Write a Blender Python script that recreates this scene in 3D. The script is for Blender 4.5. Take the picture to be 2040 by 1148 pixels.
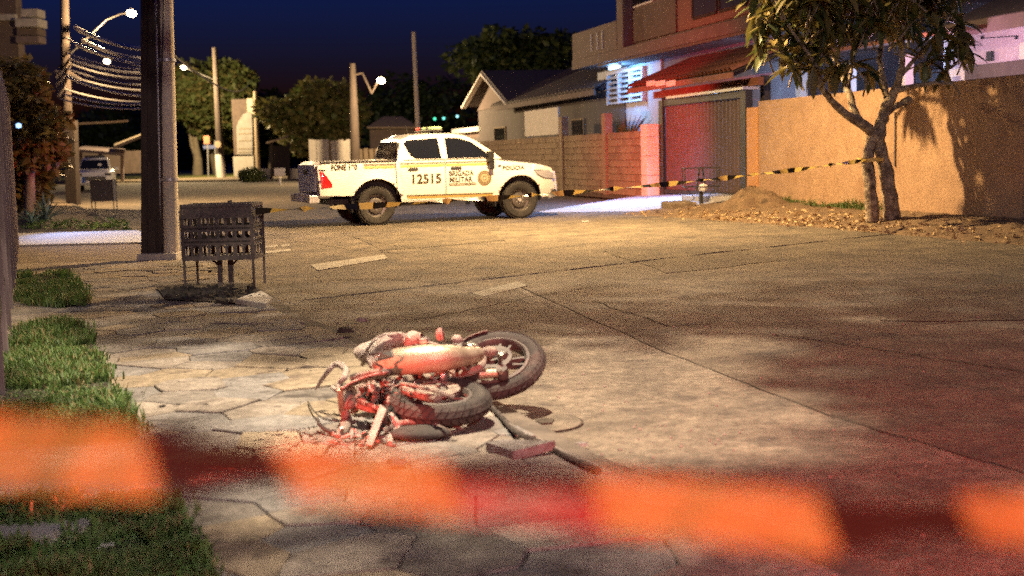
import bpy, bmesh, math, random
from mathutils import Vector, Matrix, Euler
from mathutils.geometry import tessellate_polygon
R = math.radians
random.seed(7)
for o in list(bpy.data.objects): bpy.data.objects.remove(o)
scene = bpy.context.scene
COL = scene.collection
# ------------------------------------------------------------------ camera
W, H, FPX = 2040.0, 1148.0, 2500.0
CAM_H, PITCH, ROLL = 1.369, 0.1076, -0.0259
F_ = Vector((0, math.cos(PITCH), -math.sin(PITCH)))
U0 = Vector((0, math.sin(PITCH), math.cos(PITCH))); R0 = Vector((1, 0, 0))
R_ = R0 * math.cos(ROLL) + U0 * math.sin(ROLL)
U_ = -R0 * math.sin(ROLL) + U0 * math.cos(ROLL)
cam_d = bpy.data.cameras.new('camera'); cam = bpy.data.objects.new('camera', cam_d); COL.objects.link(cam)
cam_d.sensor_width = 36; cam_d.lens = 36 * FPX / W; cam_d.clip_end = 2000; cam_d.clip_start = 0.05
M = Matrix((R_, U_, -F_)).transposed().to_4x4(); M.translation = Vector((0, 0, CAM_H)); cam.matrix_world = M
cam_d.dof.use_dof = True; cam_d.dof.focus_distance = 11.0; cam_d.dof.aperture_fstop = 2.1
scene.camera = cam
# ------------------------------------------------------------------ night sky
world = bpy.data.worlds.new('World'); scene.world = world; world.use_nodes = True
wn = world.node_tree; wn.nodes.clear()
wo = wn.nodes.new('ShaderNodeOutputWorld'); wb = wn.nodes.new('ShaderNodeBackground')
sk = wn.nodes.new('ShaderNodeTexSky'); sk.sky_type = 'NISHITA'; sk.sun_disc = False
sk.sun_elevation = R(0.0); sk.sun_rotation = R(160); sk.air_density = 1.0; sk.dust_density = 1.0; sk.ozone_density = 6.5
hs = wn.nodes.new('ShaderNodeHueSaturation'); hs.inputs['Saturation'].default_value = 1.0
tint = wn.nodes.new('ShaderNodeMix'); tint.data_type = 'RGBA'; tint.blend_type = 'MULTIPLY'; tint.inputs['Factor'].default_value = 1
tint.inputs[7].default_value = (1.2, 0.75, 1.2, 1)
wn.links.new(sk.outputs[0], hs.inputs['Color']); wn.links.new(hs.outputs[0], tint.inputs[6])
wn.links.new(tint.outputs[2], wb.inputs['Color']); wb.inputs['Strength'].default_value = 0.15
wn.links.new(wb.outputs[0], wo.inputs['Surface'])
vs = scene.view_settings; vs.view_transform = 'Standard'; vs.look = 'None'; vs.exposure = 0; vs.gamma = 1; vs.use_curve_mapping = False
scene.cycles.use_denoising = False; scene.cycles.use_adaptive_sampling = False; scene.cycles.light_sampling_threshold = 0
scene.cycles.max_bounces = 5; scene.cycles.diffuse_bounces = 3; scene.cycles.glossy_bounces = 3; scene.cycles.transmission_bounces = 4
scene.cycles.sample_clamp_indirect = 4; scene.cycles.caustics_reflective = False; scene.cycles.caustics_refractive = False

# lamp powers (watts), set here, used by each lamp's builder
LAMP_A = 9800; RED_TRUCK = 6500; LAMP_NEAR = 8600; RED_NEAR = 340; RED_BIKE = 1500; FILL = 5600; RED_HEDGE = 1700; RED_ROAD = 6500

# ------------------------------------------------------------------ measuring helpers: a pixel of the photograph to a point of the place
def ray(u, v): return F_ * FPX + R_ * (u - W / 2) - U_ * (v - H / 2)
CP = Vector((0, 0, CAM_H))
def G(u, v, z=0.0):                    # point at height z
    d = ray(u, v); return CP + d * ((z - CAM_H) / d.z)
def D(u, v, y):                        # point at depth y
    d = ray(u, v); return CP + d * (y / d.y)
SA = Vector((math.sin(-.255), math.cos(-.255), 0)); SN = Vector((math.cos(-.255), -math.sin(-.255), 0)); W0 = Vector((8.52, 16, 0))
def SP(u, v, b=0.0):                   # (a, z) on the vertical plane b metres behind the line of the right-hand wall
    d = ray(u, v); t = ((W0 + SN * b - CP).dot(SN)) / d.dot(SN); p = CP + d * t
    return (p - W0).dot(SA), p.z
def ST(a, b, z): return W0 + SA * a + SN * b + Vector((0, 0, z))

# ------------------------------------------------------------------ mesh builder
class MB:
    def __init__(s): s.v = []; s.f = []; s.m = []; s.mi = 0
    def add(s, vs, fs):
        o = len(s.v); s.v += [tuple(x) for x in vs]
        for f in fs: s.f.append(tuple(i + o for i in f)); s.m.append(s.mi)
        return s
    def quad(s, a, b, c, d): return s.add([a, b, c, d], [(0, 1, 2, 3)])
    def hexa(s, p):   # 4 bottom, 4 top
        return s.add(p, [(3, 2, 1, 0), (4, 5, 6, 7), (0, 1, 5, 4), (1, 2, 6, 5), (2, 3, 7, 6), (3, 0, 4, 7)])
    def box(s, c, d, rot=None):
        c = Vector(c); x, y, z = d[0] / 2, d[1] / 2, d[2] / 2
        p = [Vector(q) for q in ((-x, -y, -z), (x, -y, -z), (x, y, -z), (-x, y, -z), (-x, -y, z), (x, -y, z), (x, y, z), (-x, y, z))]
        if rot is not None: p = [rot @ q for q in p]
        return s.hexa([c + q for q in p])
    def sbox(s, a0, a1, b0, b1, z0, z1):        # box in the frame of the right-hand wall
        a0, a1 = min(a0, a1), max(a0, a1); z0, z1 = min(z0, z1), max(z0, z1)
        return s.hexa([ST(a0, b1, z0), ST(a0, b0, z0), ST(a1, b0, z0), ST(a1, b1, z0), ST(a0, b1, z1), ST(a0, b0, z1), ST(a1, b0, z1), ST(a1, b1, z1)])
    def bar(s, p, q, w, h=None, up=(0, 0, 1)):
        p, q = Vector(p), Vector(q); h = h or w; d = (q - p); L = d.length
        if L < 1e-6: return s
        d /= L; up = Vector(up)
        if abs(d.dot(up)) > .98: up = Vector((1, 0, 0)) if abs(d.x) < .9 else Vector((0, 1, 0))
        x = d.cross(up).normalized() * (w / 2); y = x.cross(d).normalized() * (h / 2)
        return s.hexa([p - x - y, p + x - y, q + x - y, q - x - y, p - x + y, p + x + y, q + x + y, q - x + y])
    def tube(s, pts, r, n=8, cap=True):
        pts = [Vector(p) for p in pts]; k = len(pts)
        rr = r if isinstance(r, (list, tuple)) else [r] * k
        vs = []; fs = []; px = None
        for i, p in enumerate(pts):
            t = (pts[min(i + 1, k - 1)] - pts[max(i - 1, 0)])
            if t.length < 1e-9: t = Vector((0, 0, 1))
            t.normalize()
            if px is None:
                a = Vector((0, 0, 1)) if abs(t.z) < .9 else Vector((1, 0, 0)); px = t.cross(a).normalized()
            else:
                px = (px - t * px.dot(t));
                if px.length < 1e-6: px = t.orthogonal()
                px.normalize()
            py = t.cross(px)
            for j in range(n):
                a = 2 * math.pi * j / n; vs.append(p + (px * math.cos(a) + py * math.sin(a)) * rr[i])
        for i in range(k - 1):
            for j in range(n):
                j2 = (j + 1) % n; fs.append((i * n + j, i * n + j2, (i + 1) * n + j2, (i + 1) * n + j))
        if cap: fs.append(tuple(range(n - 1, -1, -1))); fs.append(tuple((k - 1) * n + j for j in range(n)))
        return s.add(vs, fs)
    def lathe(s, prof, c, axis, n=24, closed=False, start=0, sweep=2 * math.pi):
        c = Vector(c); ax = Vector(axis).normalized(); x = ax.orthogonal().normalized(); y = ax.cross(x); k = len(prof); vs = []; fs = []
        full = abs(sweep - 2 * math.pi) < 1e-6; m = n if full else n + 1
        for j in range(m):
            a = start + sweep * j / n; d = x * math.cos(a) + y * math.sin(a)
            for (r, h) in prof: vs.append(c + d * r + ax * h)
        for j in range(n):
            j2 = (j + 1) % m
            for i in range(k if closed else k - 1):
                i2 = (i + 1) % k; fs.append((j * k + i, j2 * k + i, j2 * k + i2, j * k + i2))
        return s.add(vs, fs)
    def prism(s, poly, z0, z1):      # vertical prism over a ground polygon [(x,y)]
        n = len(poly); vs = [(x, y, z0) for x, y in poly] + [(x, y, z1) for x, y in poly]
        ar = sum(poly[i][0] * poly[(i + 1) % n][1] - poly[(i + 1) % n][0] * poly[i][1] for i in range(n))
        if ar < 0: vs = [(x, y, z0) for x, y in poly[::-1]] + [(x, y, z1) for x, y in poly[::-1]]
        return s.add(vs, [tuple(range(n - 1, -1, -1)), tuple(range(n, 2 * n))] + [(i, (i + 1) % n, n + (i + 1) % n, n + i) for i in range(n)])
    def plate(s, pts, n, t):         # extrude a polygon of 3D points along n by t
        n = Vector(n).normalized() * t; k = len(pts); pts = [Vector(p) for p in pts]
        return s.add(pts + [p + n for p in pts], [tuple(range(k - 1, -1, -1)), tuple(range(k, 2 * k))] + [(i, (i + 1) % k, k + (i + 1) % k, k + i) for i in range(k)])
    def grid(s, rows):
        k = len(rows[0]); vs = [p for r in rows for p in r]
        return s.add(vs, [(i * k + j, i * k + j + 1, (i + 1) * k + j + 1, (i + 1) * k + j) for i in range(len(rows) - 1) for j in range(k - 1)])
    def build(s, name, mats, parent=None, smooth=False, bevel=0, origin=None, local=False, seg=2, fix=True):
        off = Vector(origin) if origin is not None else Vector((0, 0, 0))
        if parent is not None and not local: off = Vector(parent['_o']) if '_o' in parent else Vector((0, 0, 0))
        me = bpy.data.meshes.new(name)
        me.from_pydata([tuple(Vector(v) - off) for v in s.v], [], s.f)
        if not isinstance(mats, (list, tuple)): mats = [mats]
        for m in mats: me.materials.append(m)
        if len(mats) > 1: me.polygons.foreach_set('material_index', s.m)
        if fix:
            bm = bmesh.new(); bm.from_mesh(me); bmesh.ops.recalc_face_normals(bm, faces=bm.faces); bm.to_mesh(me); bm.free()
        o = bpy.data.objects.new(name, me); COL.objects.link(o)
        if parent is not None: o.parent = parent; o['_o'] = tuple(off) if not local else (0, 0, 0)
        elif origin is not None: o.location = off; o['_o'] = tuple(off)
        if smooth:
            me.polygons.foreach_set('use_smooth', [True] * len(me.polygons))
            try: me.set_sharp_from_angle(angle=R(40))
            except Exception: pass
        if bevel:
            b = o.modifiers.new('bevel', 'BEVEL'); b.width = bevel; b.segments = seg; b.limit_method = 'ANGLE'
        return o
def tag(o, label, cat, group=None, kind=None):
    o['label'] = label; o['category'] = cat
    if group: o['group'] = group
    if kind: o['kind'] = kind
    return o
def thing(name, loc, label, cat, group=None, rz=0):
    o = bpy.data.objects.new(name, None); COL.objects.link(o); o.location = loc; o.rotation_euler = (0, 0, rz); o['_o'] = tuple(loc); o.empty_display_size = .2
    return tag(o, label, cat, group)
def struct(o): o['kind'] = 'structure'; return o
def share(name, src, parent, loc, rot=(0, 0, 0), scale=(1, 1, 1)):
    o = bpy.data.objects.new(name, src); COL.objects.link(o); o.parent = parent
    o.location = Vector(loc) - Vector(parent['_o']) if parent is not None and '_o' in parent else loc
    o.rotation_euler = rot; o.scale = scale; return o
def cleanup_tags():
    for o in bpy.data.objects:
        if '_o' in o: del o['_o']

# ------------------------------------------------------------------ materials
def mat(name, col, rough=.8, col2=None, scale=8, bump=0, bscale=None, metal=0, detail=6, mixlo=.35, mixhi=.65, coord='Object', spots=None, spec=None, coat=0, stretch=None, trans=0, emit=None, estr=0, speck=None):
    m = bpy.data.materials.new(name); m.use_nodes = True; nt = m.node_tree; b = nt.nodes['Principled BSDF']
    b.inputs['Roughness'].default_value = rough; b.inputs['Metallic'].default_value = metal
    if spec is not None: b.inputs['Specular IOR Level'].default_value = spec
    if coat: b.inputs['Coat Weight'].default_value = coat; b.inputs['Coat Roughness'].default_value = .08
    b.inputs['Base Color'].default_value = (*col, 1)
    if emit: b.inputs['Emission Color'].default_value = (*emit, 1); b.inputs['Emission Strength'].default_value = estr
    tc = None
    if col2 or bump or spots:
        tc = nt.nodes.new('ShaderNodeTexCoord'); src = tc.outputs[coord]
        if stretch:
            mp = nt.nodes.new('ShaderNodeMapping'); mp.inputs['Scale'].default_value = stretch; nt.links.new(src, mp.inputs[0]); src = mp.outputs[0]
    if col2:
        n = nt.nodes.new('ShaderNodeTexNoise'); n.inputs['Scale'].default_value = scale; n.inputs['Detail'].default_value = detail; n.inputs['Roughness'].default_value = .65; nt.links.new(src, n.inputs[0])
        mr = nt.nodes.new('ShaderNodeMapRange'); mr.inputs[1].default_value = mixlo; mr.inputs[2].default_value = mixhi; nt.links.new(n.outputs[0], mr.inputs[0])
        mx = nt.nodes.new('ShaderNodeMix'); mx.data_type = 'RGBA'; mx.inputs[6].default_value = (*col, 1); mx.inputs[7].default_value = (*col2, 1)
        nt.links.new(mr.outputs[0], mx.inputs[0]); out = mx.outputs[2]
        if spots:
            n2 = nt.nodes.new('ShaderNodeTexNoise'); n2.inputs['Scale'].default_value = spots[1]; n2.inputs['Detail'].default_value = 4; nt.links.new(src, n2.inputs[0])
            mr2 = nt.nodes.new('ShaderNodeMapRange'); mr2.inputs[1].default_value = spots[2]; mr2.inputs[2].default_value = spots[2] + .12; nt.links.new(n2.outputs[0], mr2.inputs[0])
            mx2 = nt.nodes.new('ShaderNodeMix'); mx2.data_type = 'RGBA'; nt.links.new(out, mx2.inputs[6]); mx2.inputs[7].default_value = (*spots[0], 1); nt.links.new(mr2.outputs[0], mx2.inputs[0]); out = mx2.outputs[2]
        if speck:   # fine grain: scale, darkest and lightest factor
            n4 = nt.nodes.new('ShaderNodeTexNoise'); n4.inputs['Scale'].default_value = speck[0]; n4.inputs['Detail'].default_value = 5; n4.inputs['Roughness'].default_value = .8; nt.links.new(src, n4.inputs[0])
            mr4 = nt.nodes.new('ShaderNodeMapRange'); mr4.inputs[1].default_value = .3; mr4.inputs[2].default_value = .7; mr4.inputs[3].default_value = speck[1]; mr4.inputs[4].default_value = speck[2]; nt.links.new(n4.outputs[0], mr4.inputs[0])
            mx4 = nt.nodes.new('ShaderNodeMix'); mx4.data_type = 'RGBA'; mx4.blend_type = 'MULTIPLY'; mx4.inputs[0].default_value = 1; nt.links.new(out, mx4.inputs[6]); nt.links.new(mr4.outputs[0], mx4.inputs[7]); out = mx4.outputs[2]
        nt.links.new(out, b.inputs['Base Color'])
    if bump:
        n3 = nt.nodes.new('ShaderNodeTexNoise'); n3.inputs['Scale'].default_value = bscale or scale * 4; n3.inputs['Detail'].default_value = 8; n3.inputs['Roughness'].default_value = .7; nt.links.new(src, n3.inputs[0])
        bp = nt.nodes.new('ShaderNodeBump'); bp.inputs['Strength'].default_value = min(1, bump); bp.inputs['Distance'].default_value = .02 * max(1, bump); nt.links.new(n3.outputs[0], bp.inputs['Height']); nt.links.new(bp.outputs[0], b.inputs['Normal'])
    if trans:   # thin leaf or plastic film that lets light through
        tr = nt.nodes.new('ShaderNodeBsdfTranslucent'); ms = nt.nodes.new('ShaderNodeMixShader'); ms.inputs[0].default_value = trans
        tr.inputs[0].default_value = (*[c * 1.2 for c in col], 1); nt.links.new(b.outputs[0], ms.inputs[1]); nt.links.new(tr.outputs[0], ms.inputs[2]); nt.links.new(ms.outputs[0], nt.nodes['Material Output'].inputs[0])
    return m
def emis(name, col, strength):
    return mat(name, col, .5, emit=col, estr=strength)
MT = {}
MT['asphalt'] = mat('asphalt', (.088, .074, .056), .88, (.19, .157, .112), 1.6, 1.0, 40, detail=14, mixlo=.38, mixhi=.66, spots=((.06, .052, .042), 2.1, .58), speck=(11, .45, 1.6))
MT['asphalt_old'] = mat('asphalt_old', (.105, .09, .07), .88, (.225, .19, .142), 2.0, 1.0, 42, detail=14, mixlo=.36, mixhi=.66, spots=((.085, .072, .058), 3.0, .57), speck=(13, .42, 1.6))
MT['tar'] = mat('tar', (.042, .036, .03), 1.0, (.075, .063, .052), 20, .3, spec=.1)
MT['paint'] = mat('road_paint', (.42, .40, .35), .7, (.24, .22, .18), 9, .4, spots=((.13, .12, .1), 16, .52))
MT['stone'] = mat('flagstone', (.21, .18, .15), .85, (.32, .28, .24), 2.6, 1.0, 26, spots=((.13, .11, .095), 5, .58), speck=(17, .5, 1.4))
MT['stone2'] = mat('flagstone_grey', (.165, .155, .15), .85, (.26, .245, .23), 3.1, 1.0, 24, spots=((.11, .10, .095), 4.5, .57), speck=(20, .5, 1.4))
MT['stone3'] = mat('flagstone_tan', (.22, .175, .12), .85, (.33, .27, .195), 2.9, 1.0, 25, spots=((.13, .10, .08), 5.5, .58), speck=(15, .5, 1.4))
MT['joint'] = mat('joint_soil', (.055, .048, .038), .95, (.16, .135, .11), 4, .6)
MT['concrete'] = mat('concrete', (.34, .32, .29), .85, (.46, .43, .39), 5, .4, 40, spots=((.2, .19, .17), 8, .62))
MT['drive'] = mat('driveway_concrete', (.38, .38, .37), .8, (.50, .49, .47), 2.5, .3, 40)
MT['dirt'] = mat('dirt', (.13, .085, .05), .95, (.21, .145, .085), 3, 1.0, 26, spots=((.07, .05, .032), 5, .58), speck=(20, .5, 1.45))
MT['sand'] = mat('sandy_soil', (.15, .115, .075), .95, (.23, .18, .12), 3, 1.0, 26, spots=((.1, .078, .05), 6, .58), speck=(18, .5, 1.4))
MT['orange_wall'] = mat('orange_stucco', (.34, .215, .132), .9, (.43, .28, .172), 2.2, 1.0, 32, spots=((.31, .19, .115), 1.1, .57), speck=(24, .6, 1.35))
MT['orange_post'] = mat('orange_post_stucco', (.45, .22, .09), .9, (.52, .27, .115), 4, .5, 45)
MT['white_wall'] = mat('white_plaster', (.68, .66, .63), .85, (.78, .76, .73), 3, .25, 40)
MT['cream_wall'] = mat('cream_plaster', (.15, .112, .105), .88, (.19, .145, .135), 2.4, .3, 30, spots=((.19, .155, .14), 1.8, .6))
MT['grey_wall'] = mat('grey_plaster', (.095, .083, .085), .88, (.125, .11, .112), 2.4, .3, 30)
MT['dark_wall'] = mat('dark_painted_wall', (.10, .075, .065), .85, (.15, .11, .09), 3, .3, 30)
MT['brick'] = mat('concrete_brick', (.30, .23, .16), .92, (.40, .31, .22), 7, .7, 50)
MT['brick2'] = mat('concrete_brick_dark', (.24, .18, .13), .92, (.33, .25, .18), 7, .7, 50)
MT['mortar'] = mat('mortar', (.17, .14, .11), .95, (.24, .2, .16), 9, .5)
MT['tile'] = mat('clay_tile', (.26, .10, .055), .85, (.18, .07, .04), 6, .4, spots=((.15, .07, .045), 4, .6))
MT['old_tile'] = mat('dark_roof_tile', (.055, .042, .045), .85, (.10, .075, .075), 6, .5)
MT['gate'] = mat('gate_metal', (.085, .05, .042), .6, (.065, .038, .032), 4, .1, 20)
MT['black_metal'] = mat('black_metal', (.010, .010, .011), .55, (.022, .020, .019), 18, .15)
MT['rust_metal'] = mat('rusty_black_metal', (.045, .042, .045), .6, (.11, .085, .075), 30, .4)
MT['galv'] = mat('galvanised_metal', (.45, .45, .45), .45, (.33, .33, .33), 12, .1, metal=.6)
MT['pole'] = mat('pole_concrete', (.46, .40, .31), .85, (.56, .49, .39), 6, .6, 40, stretch=(1, 1, .25))
MT['dark_wood'] = mat('dark_wood', (.024, .017, .014), .9, (.05, .036, .029), 5, .6, 25, stretch=(4, 4, .4))
MT['wood'] = mat('weathered_wood', (.20, .15, .10), .85, (.32, .25, .17), 5, .5, 25, stretch=(4, 4, .4))
MT['fence_board'] = mat('fence_board', (.13, .10, .10), .8, (.20, .16, .16), 4, .4, 25, stretch=(4, 4, .3))
MT['bark'] = mat('bark', (.17, .125, .085), .92, (.42, .35, .25), 9, 1.6, 16, mixlo=.42, mixhi=.6, spots=((.06, .045, .034), 7, .585))
MT['bark_far'] = mat('bark_far', (.22, .18, .13), .92, (.32, .27, .2), 5, .6)
MT['leaf'] = mat('leaf_green', (.055, .075, .022), .5, (.10, .115, .035), 3, trans=.25)
MT['leaf2'] = mat('leaf_olive', (.105, .095, .03), .5, (.17, .145, .05), 3, trans=.25)
MT['leaf3'] = mat('leaf_dark', (.022, .04, .018), .5, (.05, .07, .028), 3, trans=.2)
MT['leaf4'] = mat('leaf_yellow', (.24, .19, .06), .55, (.32, .25, .09), 3, trans=.25)
MT['leaf_far'] = mat('leaf_far', (.06, .085, .022), .6, (.11, .13, .04), 1.5, trans=.2)
MT['leaf_far2'] = mat('leaf_far_olive', (.10, .095, .03), .6, (.17, .145, .05), 1.5, trans=.2)
MT['leaf_dead'] = mat('fallen_leaf', (.52, .40, .22), .75, (.34, .22, .10), 9)
MT['grass'] = mat('grass_blade', (.085, .17, .04), .6, (.13, .21, .055), 6, trans=.3)
MT['grass2'] = mat('grass_blade_dark', (.05, .10, .028), .6, (.09, .13, .04), 6, trans=.3)
MT['grass_dry'] = mat('grass_blade_dry', (.20, .17, .07), .7, (.26, .21, .1), 6, trans=.3)
MT['lawn'] = mat('lawn', (.12, .15, .035), .9, (.20, .21, .06), 3, .8, 20)
MT['agave'] = mat('agave_leaf', (.12, .19, .14), .5, (.18, .26, .2), 5)
MT['soil'] = mat('dark_soil', (.025, .022, .02), .95, (.06, .05, .042), 9, 1.0, 30)
MT['tape_y'] = mat('tape_yellow', (.80, .50, .06), .45, (.72, .42, .05), 3, trans=.35)
MT['tape_k'] = mat('tape_black', (.012, .011, .011), .4, trans=.05)
MT['kerb'] = mat('kerb_concrete', (.15, .135, .115), .9, (.25, .225, .19), 6, .6, 40)
MT['paint_worn'] = mat('worn_road_paint', (.20, .185, .155), .8, (.13, .12, .10), 12, .4)
MT['leaf_hedge'] = mat('hedge_leaf', (.17, .13, .04), .55, (.28, .20, .06), 3, trans=.25)
MT['stone4'] = mat('flagstone_dark', (.15, .135, .12), .88, (.25, .225, .20), 3.4, 1.0, 24, spots=((.07, .06, .055), 5, .57), speck=(18, .5, 1.4))
MT['asphalt_dark'] = mat('asphalt_dark', (.07, .06, .046), .9, (.155, .128, .09), 2.2, 1.0, 45, detail=14, speck=(14, .45, 1.6))
# ================================================================== THE SETTING
def clip(poly, p, n):
    out = []
    for i in range(len(poly)):
        a, b = poly[i], poly[(i + 1) % len(poly)]
        da = (a[0] - p[0]) * n[0] + (a[1] - p[1]) * n[1]; db = (b[0] - p[0]) * n[0] + (b[1] - p[1]) * n[1]
        if da >= 0: out.append(a)
        if (da >= 0) != (db >= 0):
            t = da / (da - db); out.append((a[0] + (b[0] - a[0]) * t, a[1] + (b[1] - a[1]) * t))
    return out
def inside(p, poly):
    c = False; n = len(poly)
    for i in range(n):
        x1, y1 = poly[i]; x2, y2 = poly[(i + 1) % n]
        if (y1 > p[1]) != (y2 > p[1]) and p[0] < (x2 - x1) * (p[1] - y1) / (y2 - y1) + x1: c = not c
    return c
def gp(l, z=0.0): return [tuple(G(u, v, z).xy) for u, v in l]
def sheet(name, poly, z, m, parent=None):
    b = MB(); b.add([(x, y, z) for x, y in poly], [tuple(range(len(poly)))])
    o = b.build(name, m, parent)
    if o.data.polygons[0].normal.z < 0: o.data.flip_normals()
    return o
def ribbon(b, pts, w, z):
    L = [Vector(p) for p in pts]
    for i in range(len(L) - 1):
        a, c = L[i], L[i + 1]; d = (c - a).normalized(); s = Vector((-d.y, d.x)) * w / 2
        b.add([(a.x - s.x, a.y - s.y, z), (a.x + s.x, a.y + s.y, z), (c.x + s.x, c.y + s.y, z), (c.x - s.x, c.y - s.y, z)], [(0, 1, 2, 3)])
def wiggle(pts, n, amp, rnd):
    out = []
    for i in range(len(pts) - 1):
        a, c = Vector(pts[i]), Vector(pts[i + 1]); d = c - a; s = Vector((-d.y, d.x)).normalized()
        for k in range(n): out.append(a + d * (k / n) + s * rnd.uniform(-amp, amp))
    out.append(Vector(pts[-1])); return out
# road: one sheet to the horizon
road = struct(sheet('road', [(-700, -60), (700, -60), (700, 900), (-700, 900)], 0, MT['asphalt']))
KERB = [(1.75, 2.3), (1.0, 3.99), (.35, 5.3), (-.15, 6.71), (-1.07, 9.0), (-1.76, 10.34), (-2.33, 12.06), (-3.2, 14.3), (-4.35, 17.2), (-5.6, 20.2), (-8.2, 26.5), (-10.9, 33), (-15.0, 43), (-23.2, 63), (-30, 80)]
def kerb_x(y):
    for (x0, y0), (x1, y1) in zip(KERB, KERB[1:]):
        if y0 <= y <= y1: return x0 + (x1 - x0) * (y - y0) / (y1 - y0)
    return KERB[0][0] if y < KERB[0][1] else KERB[-1][0]
FX = lambda y: -2.45 - .382 * (y - 6)           # line of the left-hand fence
SEAM = [tuple(G(*p).xy) for p in ((1025, 568), (1330, 705), (1650, 830), (2040, 945))]; SEAM.append((SEAM[-1][0] + 1.0, SEAM[-1][1] - 3.2))
old = [(x, y) for x, y in KERB[:7]] + SEAM
st = struct(sheet('asphalt_patch', old, .004, MT['asphalt_old']))
for q, mm in (([(780, 600), (1010, 572), (1180, 640), (1090, 690), (900, 690), (760, 660)], 'asphalt_dark'), ([(1200, 500), (1420, 486), (1560, 520), (1330, 545)], 'asphalt_dark'), ([(1700, 560), (2060, 540), (2060, 640), (1760, 640)], 'asphalt_dark'), ([(700, 468), (960, 456), (1010, 480), (760, 500)], 'asphalt_dark')):
    g0 = gp(q); wq = wiggle(g0 + [g0[0]], 6, .04, random.Random(len(q)))[:-1]; struct(sheet('road_repair', [(p.x, p.y) for p in wq], .0052, MT[mm]))
rnd = random.Random(3)
b = MB()
ribbon(b, wiggle(SEAM, 9, .012, rnd), .013, .008)
o = struct(b.build('tar_seam', MT['tar']))
b = MB()
for pts in ([(1540, 668), (1640, 680), (1760, 700), (1900, 722), (2040, 742)], [(1180, 572), (1060, 592), (950, 616), (820, 640)], [(690, 470), (780, 490), (920, 505), (1050, 515)], [(560, 476), (700, 498), (800, 506)],
            [(1050, 500), (1240, 480), (1400, 470)], [(620, 560), (760, 556), (900, 566), (1040, 540)], [(1180, 600), (1330, 650), (1500, 640)], [(700, 440), (900, 462), (1020, 452)]):
    ribbon(b, wiggle(gp(pts), 7, .03, rnd), .014, .007)
o = struct(b.build('road_cracks', MT['tar']))
# painted crossing bars, worn
b = MB(); g0 = gp([(618, 529), (765, 508), (772, 516), (634, 540)]); b.prism(g0, .004, .0085); o = struct(b.build('crossing_bar', MT['paint']))
for q in ([(524, 492), (552, 489), (553, 492), (525, 495)], [(560, 489), (576, 488), (577, 490), (561, 492)], [(515, 503), (578, 497), (580, 501), (516, 507)], [(940, 586), (1030, 562), (1052, 570), (965, 592)]):
    b = MB(); b.prism(gp(q), .004, .0085); struct(b.build('crossing_bar', MT['paint'] if q[0][0] < 900 else MT['paint_worn']))
b = MB(); g0 = gp([(1158, 441), (1172, 440), (1174, 443), (1160, 444)]); b.prism(g0, .001, .012); tag(b.build('litter_paper', MT['paint'], origin=(*g0[0], 0)), 'scrap of white paper lying on the road right of the pickup', 'litter')
# ---- left pavement: soil bed, then flagstones one by one
left_edge = [(FX(y) - 1.8, y) for y in (80, 45, 20, 12, 6, 2.3)]
bed = MB(); bed.prism(KERB + left_edge, -.05, .062); pav = struct(bed.build('pavement', MT['joint']))
sx = 0
seeds = []; sd = []
rs = random.Random(11)
tries = 0
while tries < 9000 and len(seeds) < 330:      # irregular spread of stones, big and small together
    tries += 1; y = rs.uniform(2.8, 15.5); x = rs.uniform(FX(y) - .05, kerb_x(y) - .08); dm = rs.choice((.2, .28, .36, .46)) * (1 if y > 6 else 1.15)
    if all(((x - a) / 1.25) ** 2 + (y - c) ** 2 > (max(dm, e) * .8) ** 2 for a, c, e in sd): seeds.append((x, y)); sd.append((x, y, dm))
area = [p for p in KERB if 2.5 < p[1] < 15.8] ; area = [(kerb_x(2.6) - .16, 2.6)] + [(x - .16, y) for x, y in area] + [(kerb_x(15.6) - .16, 15.6), (FX(15.6), 15.6), (FX(2.6), 2.6)]
GRASS_A = gp([(42, 552), (80, 546), (130, 546), (160, 570), (175, 606), (120, 612), (55, 606), (38, 600)], .09)
GRASS_B = gp([(22, 700), (45, 660), (110, 646), (160, 655), (185, 690), (210, 745), (252, 828), (268, 872), (150, 880), (0, 880)], .09)
GRASS_C = gp([(222, 1006), (320, 996), (345, 1050), (372, 1110), (395, 1180), (410, 1230), (-80, 1230), (-60, 1118), (120, 1098), (228, 1086)], .09)
GRASS_D = gp([(-60, 1024), (120, 1014), (226, 1004), (230, 1024), (120, 1036), (-60, 1050)], .09)
PIT = gp([(312, 574), (372, 566), (500, 566), (545, 598), (500, 606), (330, 598)], .09)
stones = []
for i, s in enumerate(seeds):
    poly = [(s[0] - 1.2, s[1] - 1.0), (s[0] + 1.2, s[1] - 1.0), (s[0] + 1.2, s[1] + 1.0), (s[0] - 1.2, s[1] + 1.0)]
    for j, t in enumerate(seeds):
        if i == j: continue
        dx, dy = s[0] - t[0], s[1] - t[1]; d = math.hypot(dx, dy)
        if d > 2.2 or d < 1e-4: continue
        mx, my = (s[0] + t[0]) / 2, (s[1] + t[1]) / 2; nx, ny = dx / d, dy / d; g = rs.choice((.001, .0015, .002, .003, .005))
        poly = clip(poly, (mx + nx * g, my + ny * g), (nx, ny))
        if len(poly) < 3: break
    # keep inside the pavement strip
    a = [(kerb_x(s[1] - .5) - .16, s[1] - .5), (kerb_x(s[1] + .5) - .16, s[1] + .5)]
    if len(poly) >= 3: d = Vector(a[1]) - Vector(a[0]); d.normalize(); poly = clip(poly, a[0], (-d.y, d.x))
    if len(poly) >= 3: poly = clip(poly, (FX(s[1]) - .1, s[1]), (.934, .357))
    if len(poly) < 3: continue
    ar = abs(sum(poly[k][0] * poly[(k + 1) % len(poly)][1] - poly[(k + 1) % len(poly)][0] * poly[k][1] for k in range(len(poly)))) / 2
    if ar < .02: continue
    stones.append((s, poly))
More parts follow.
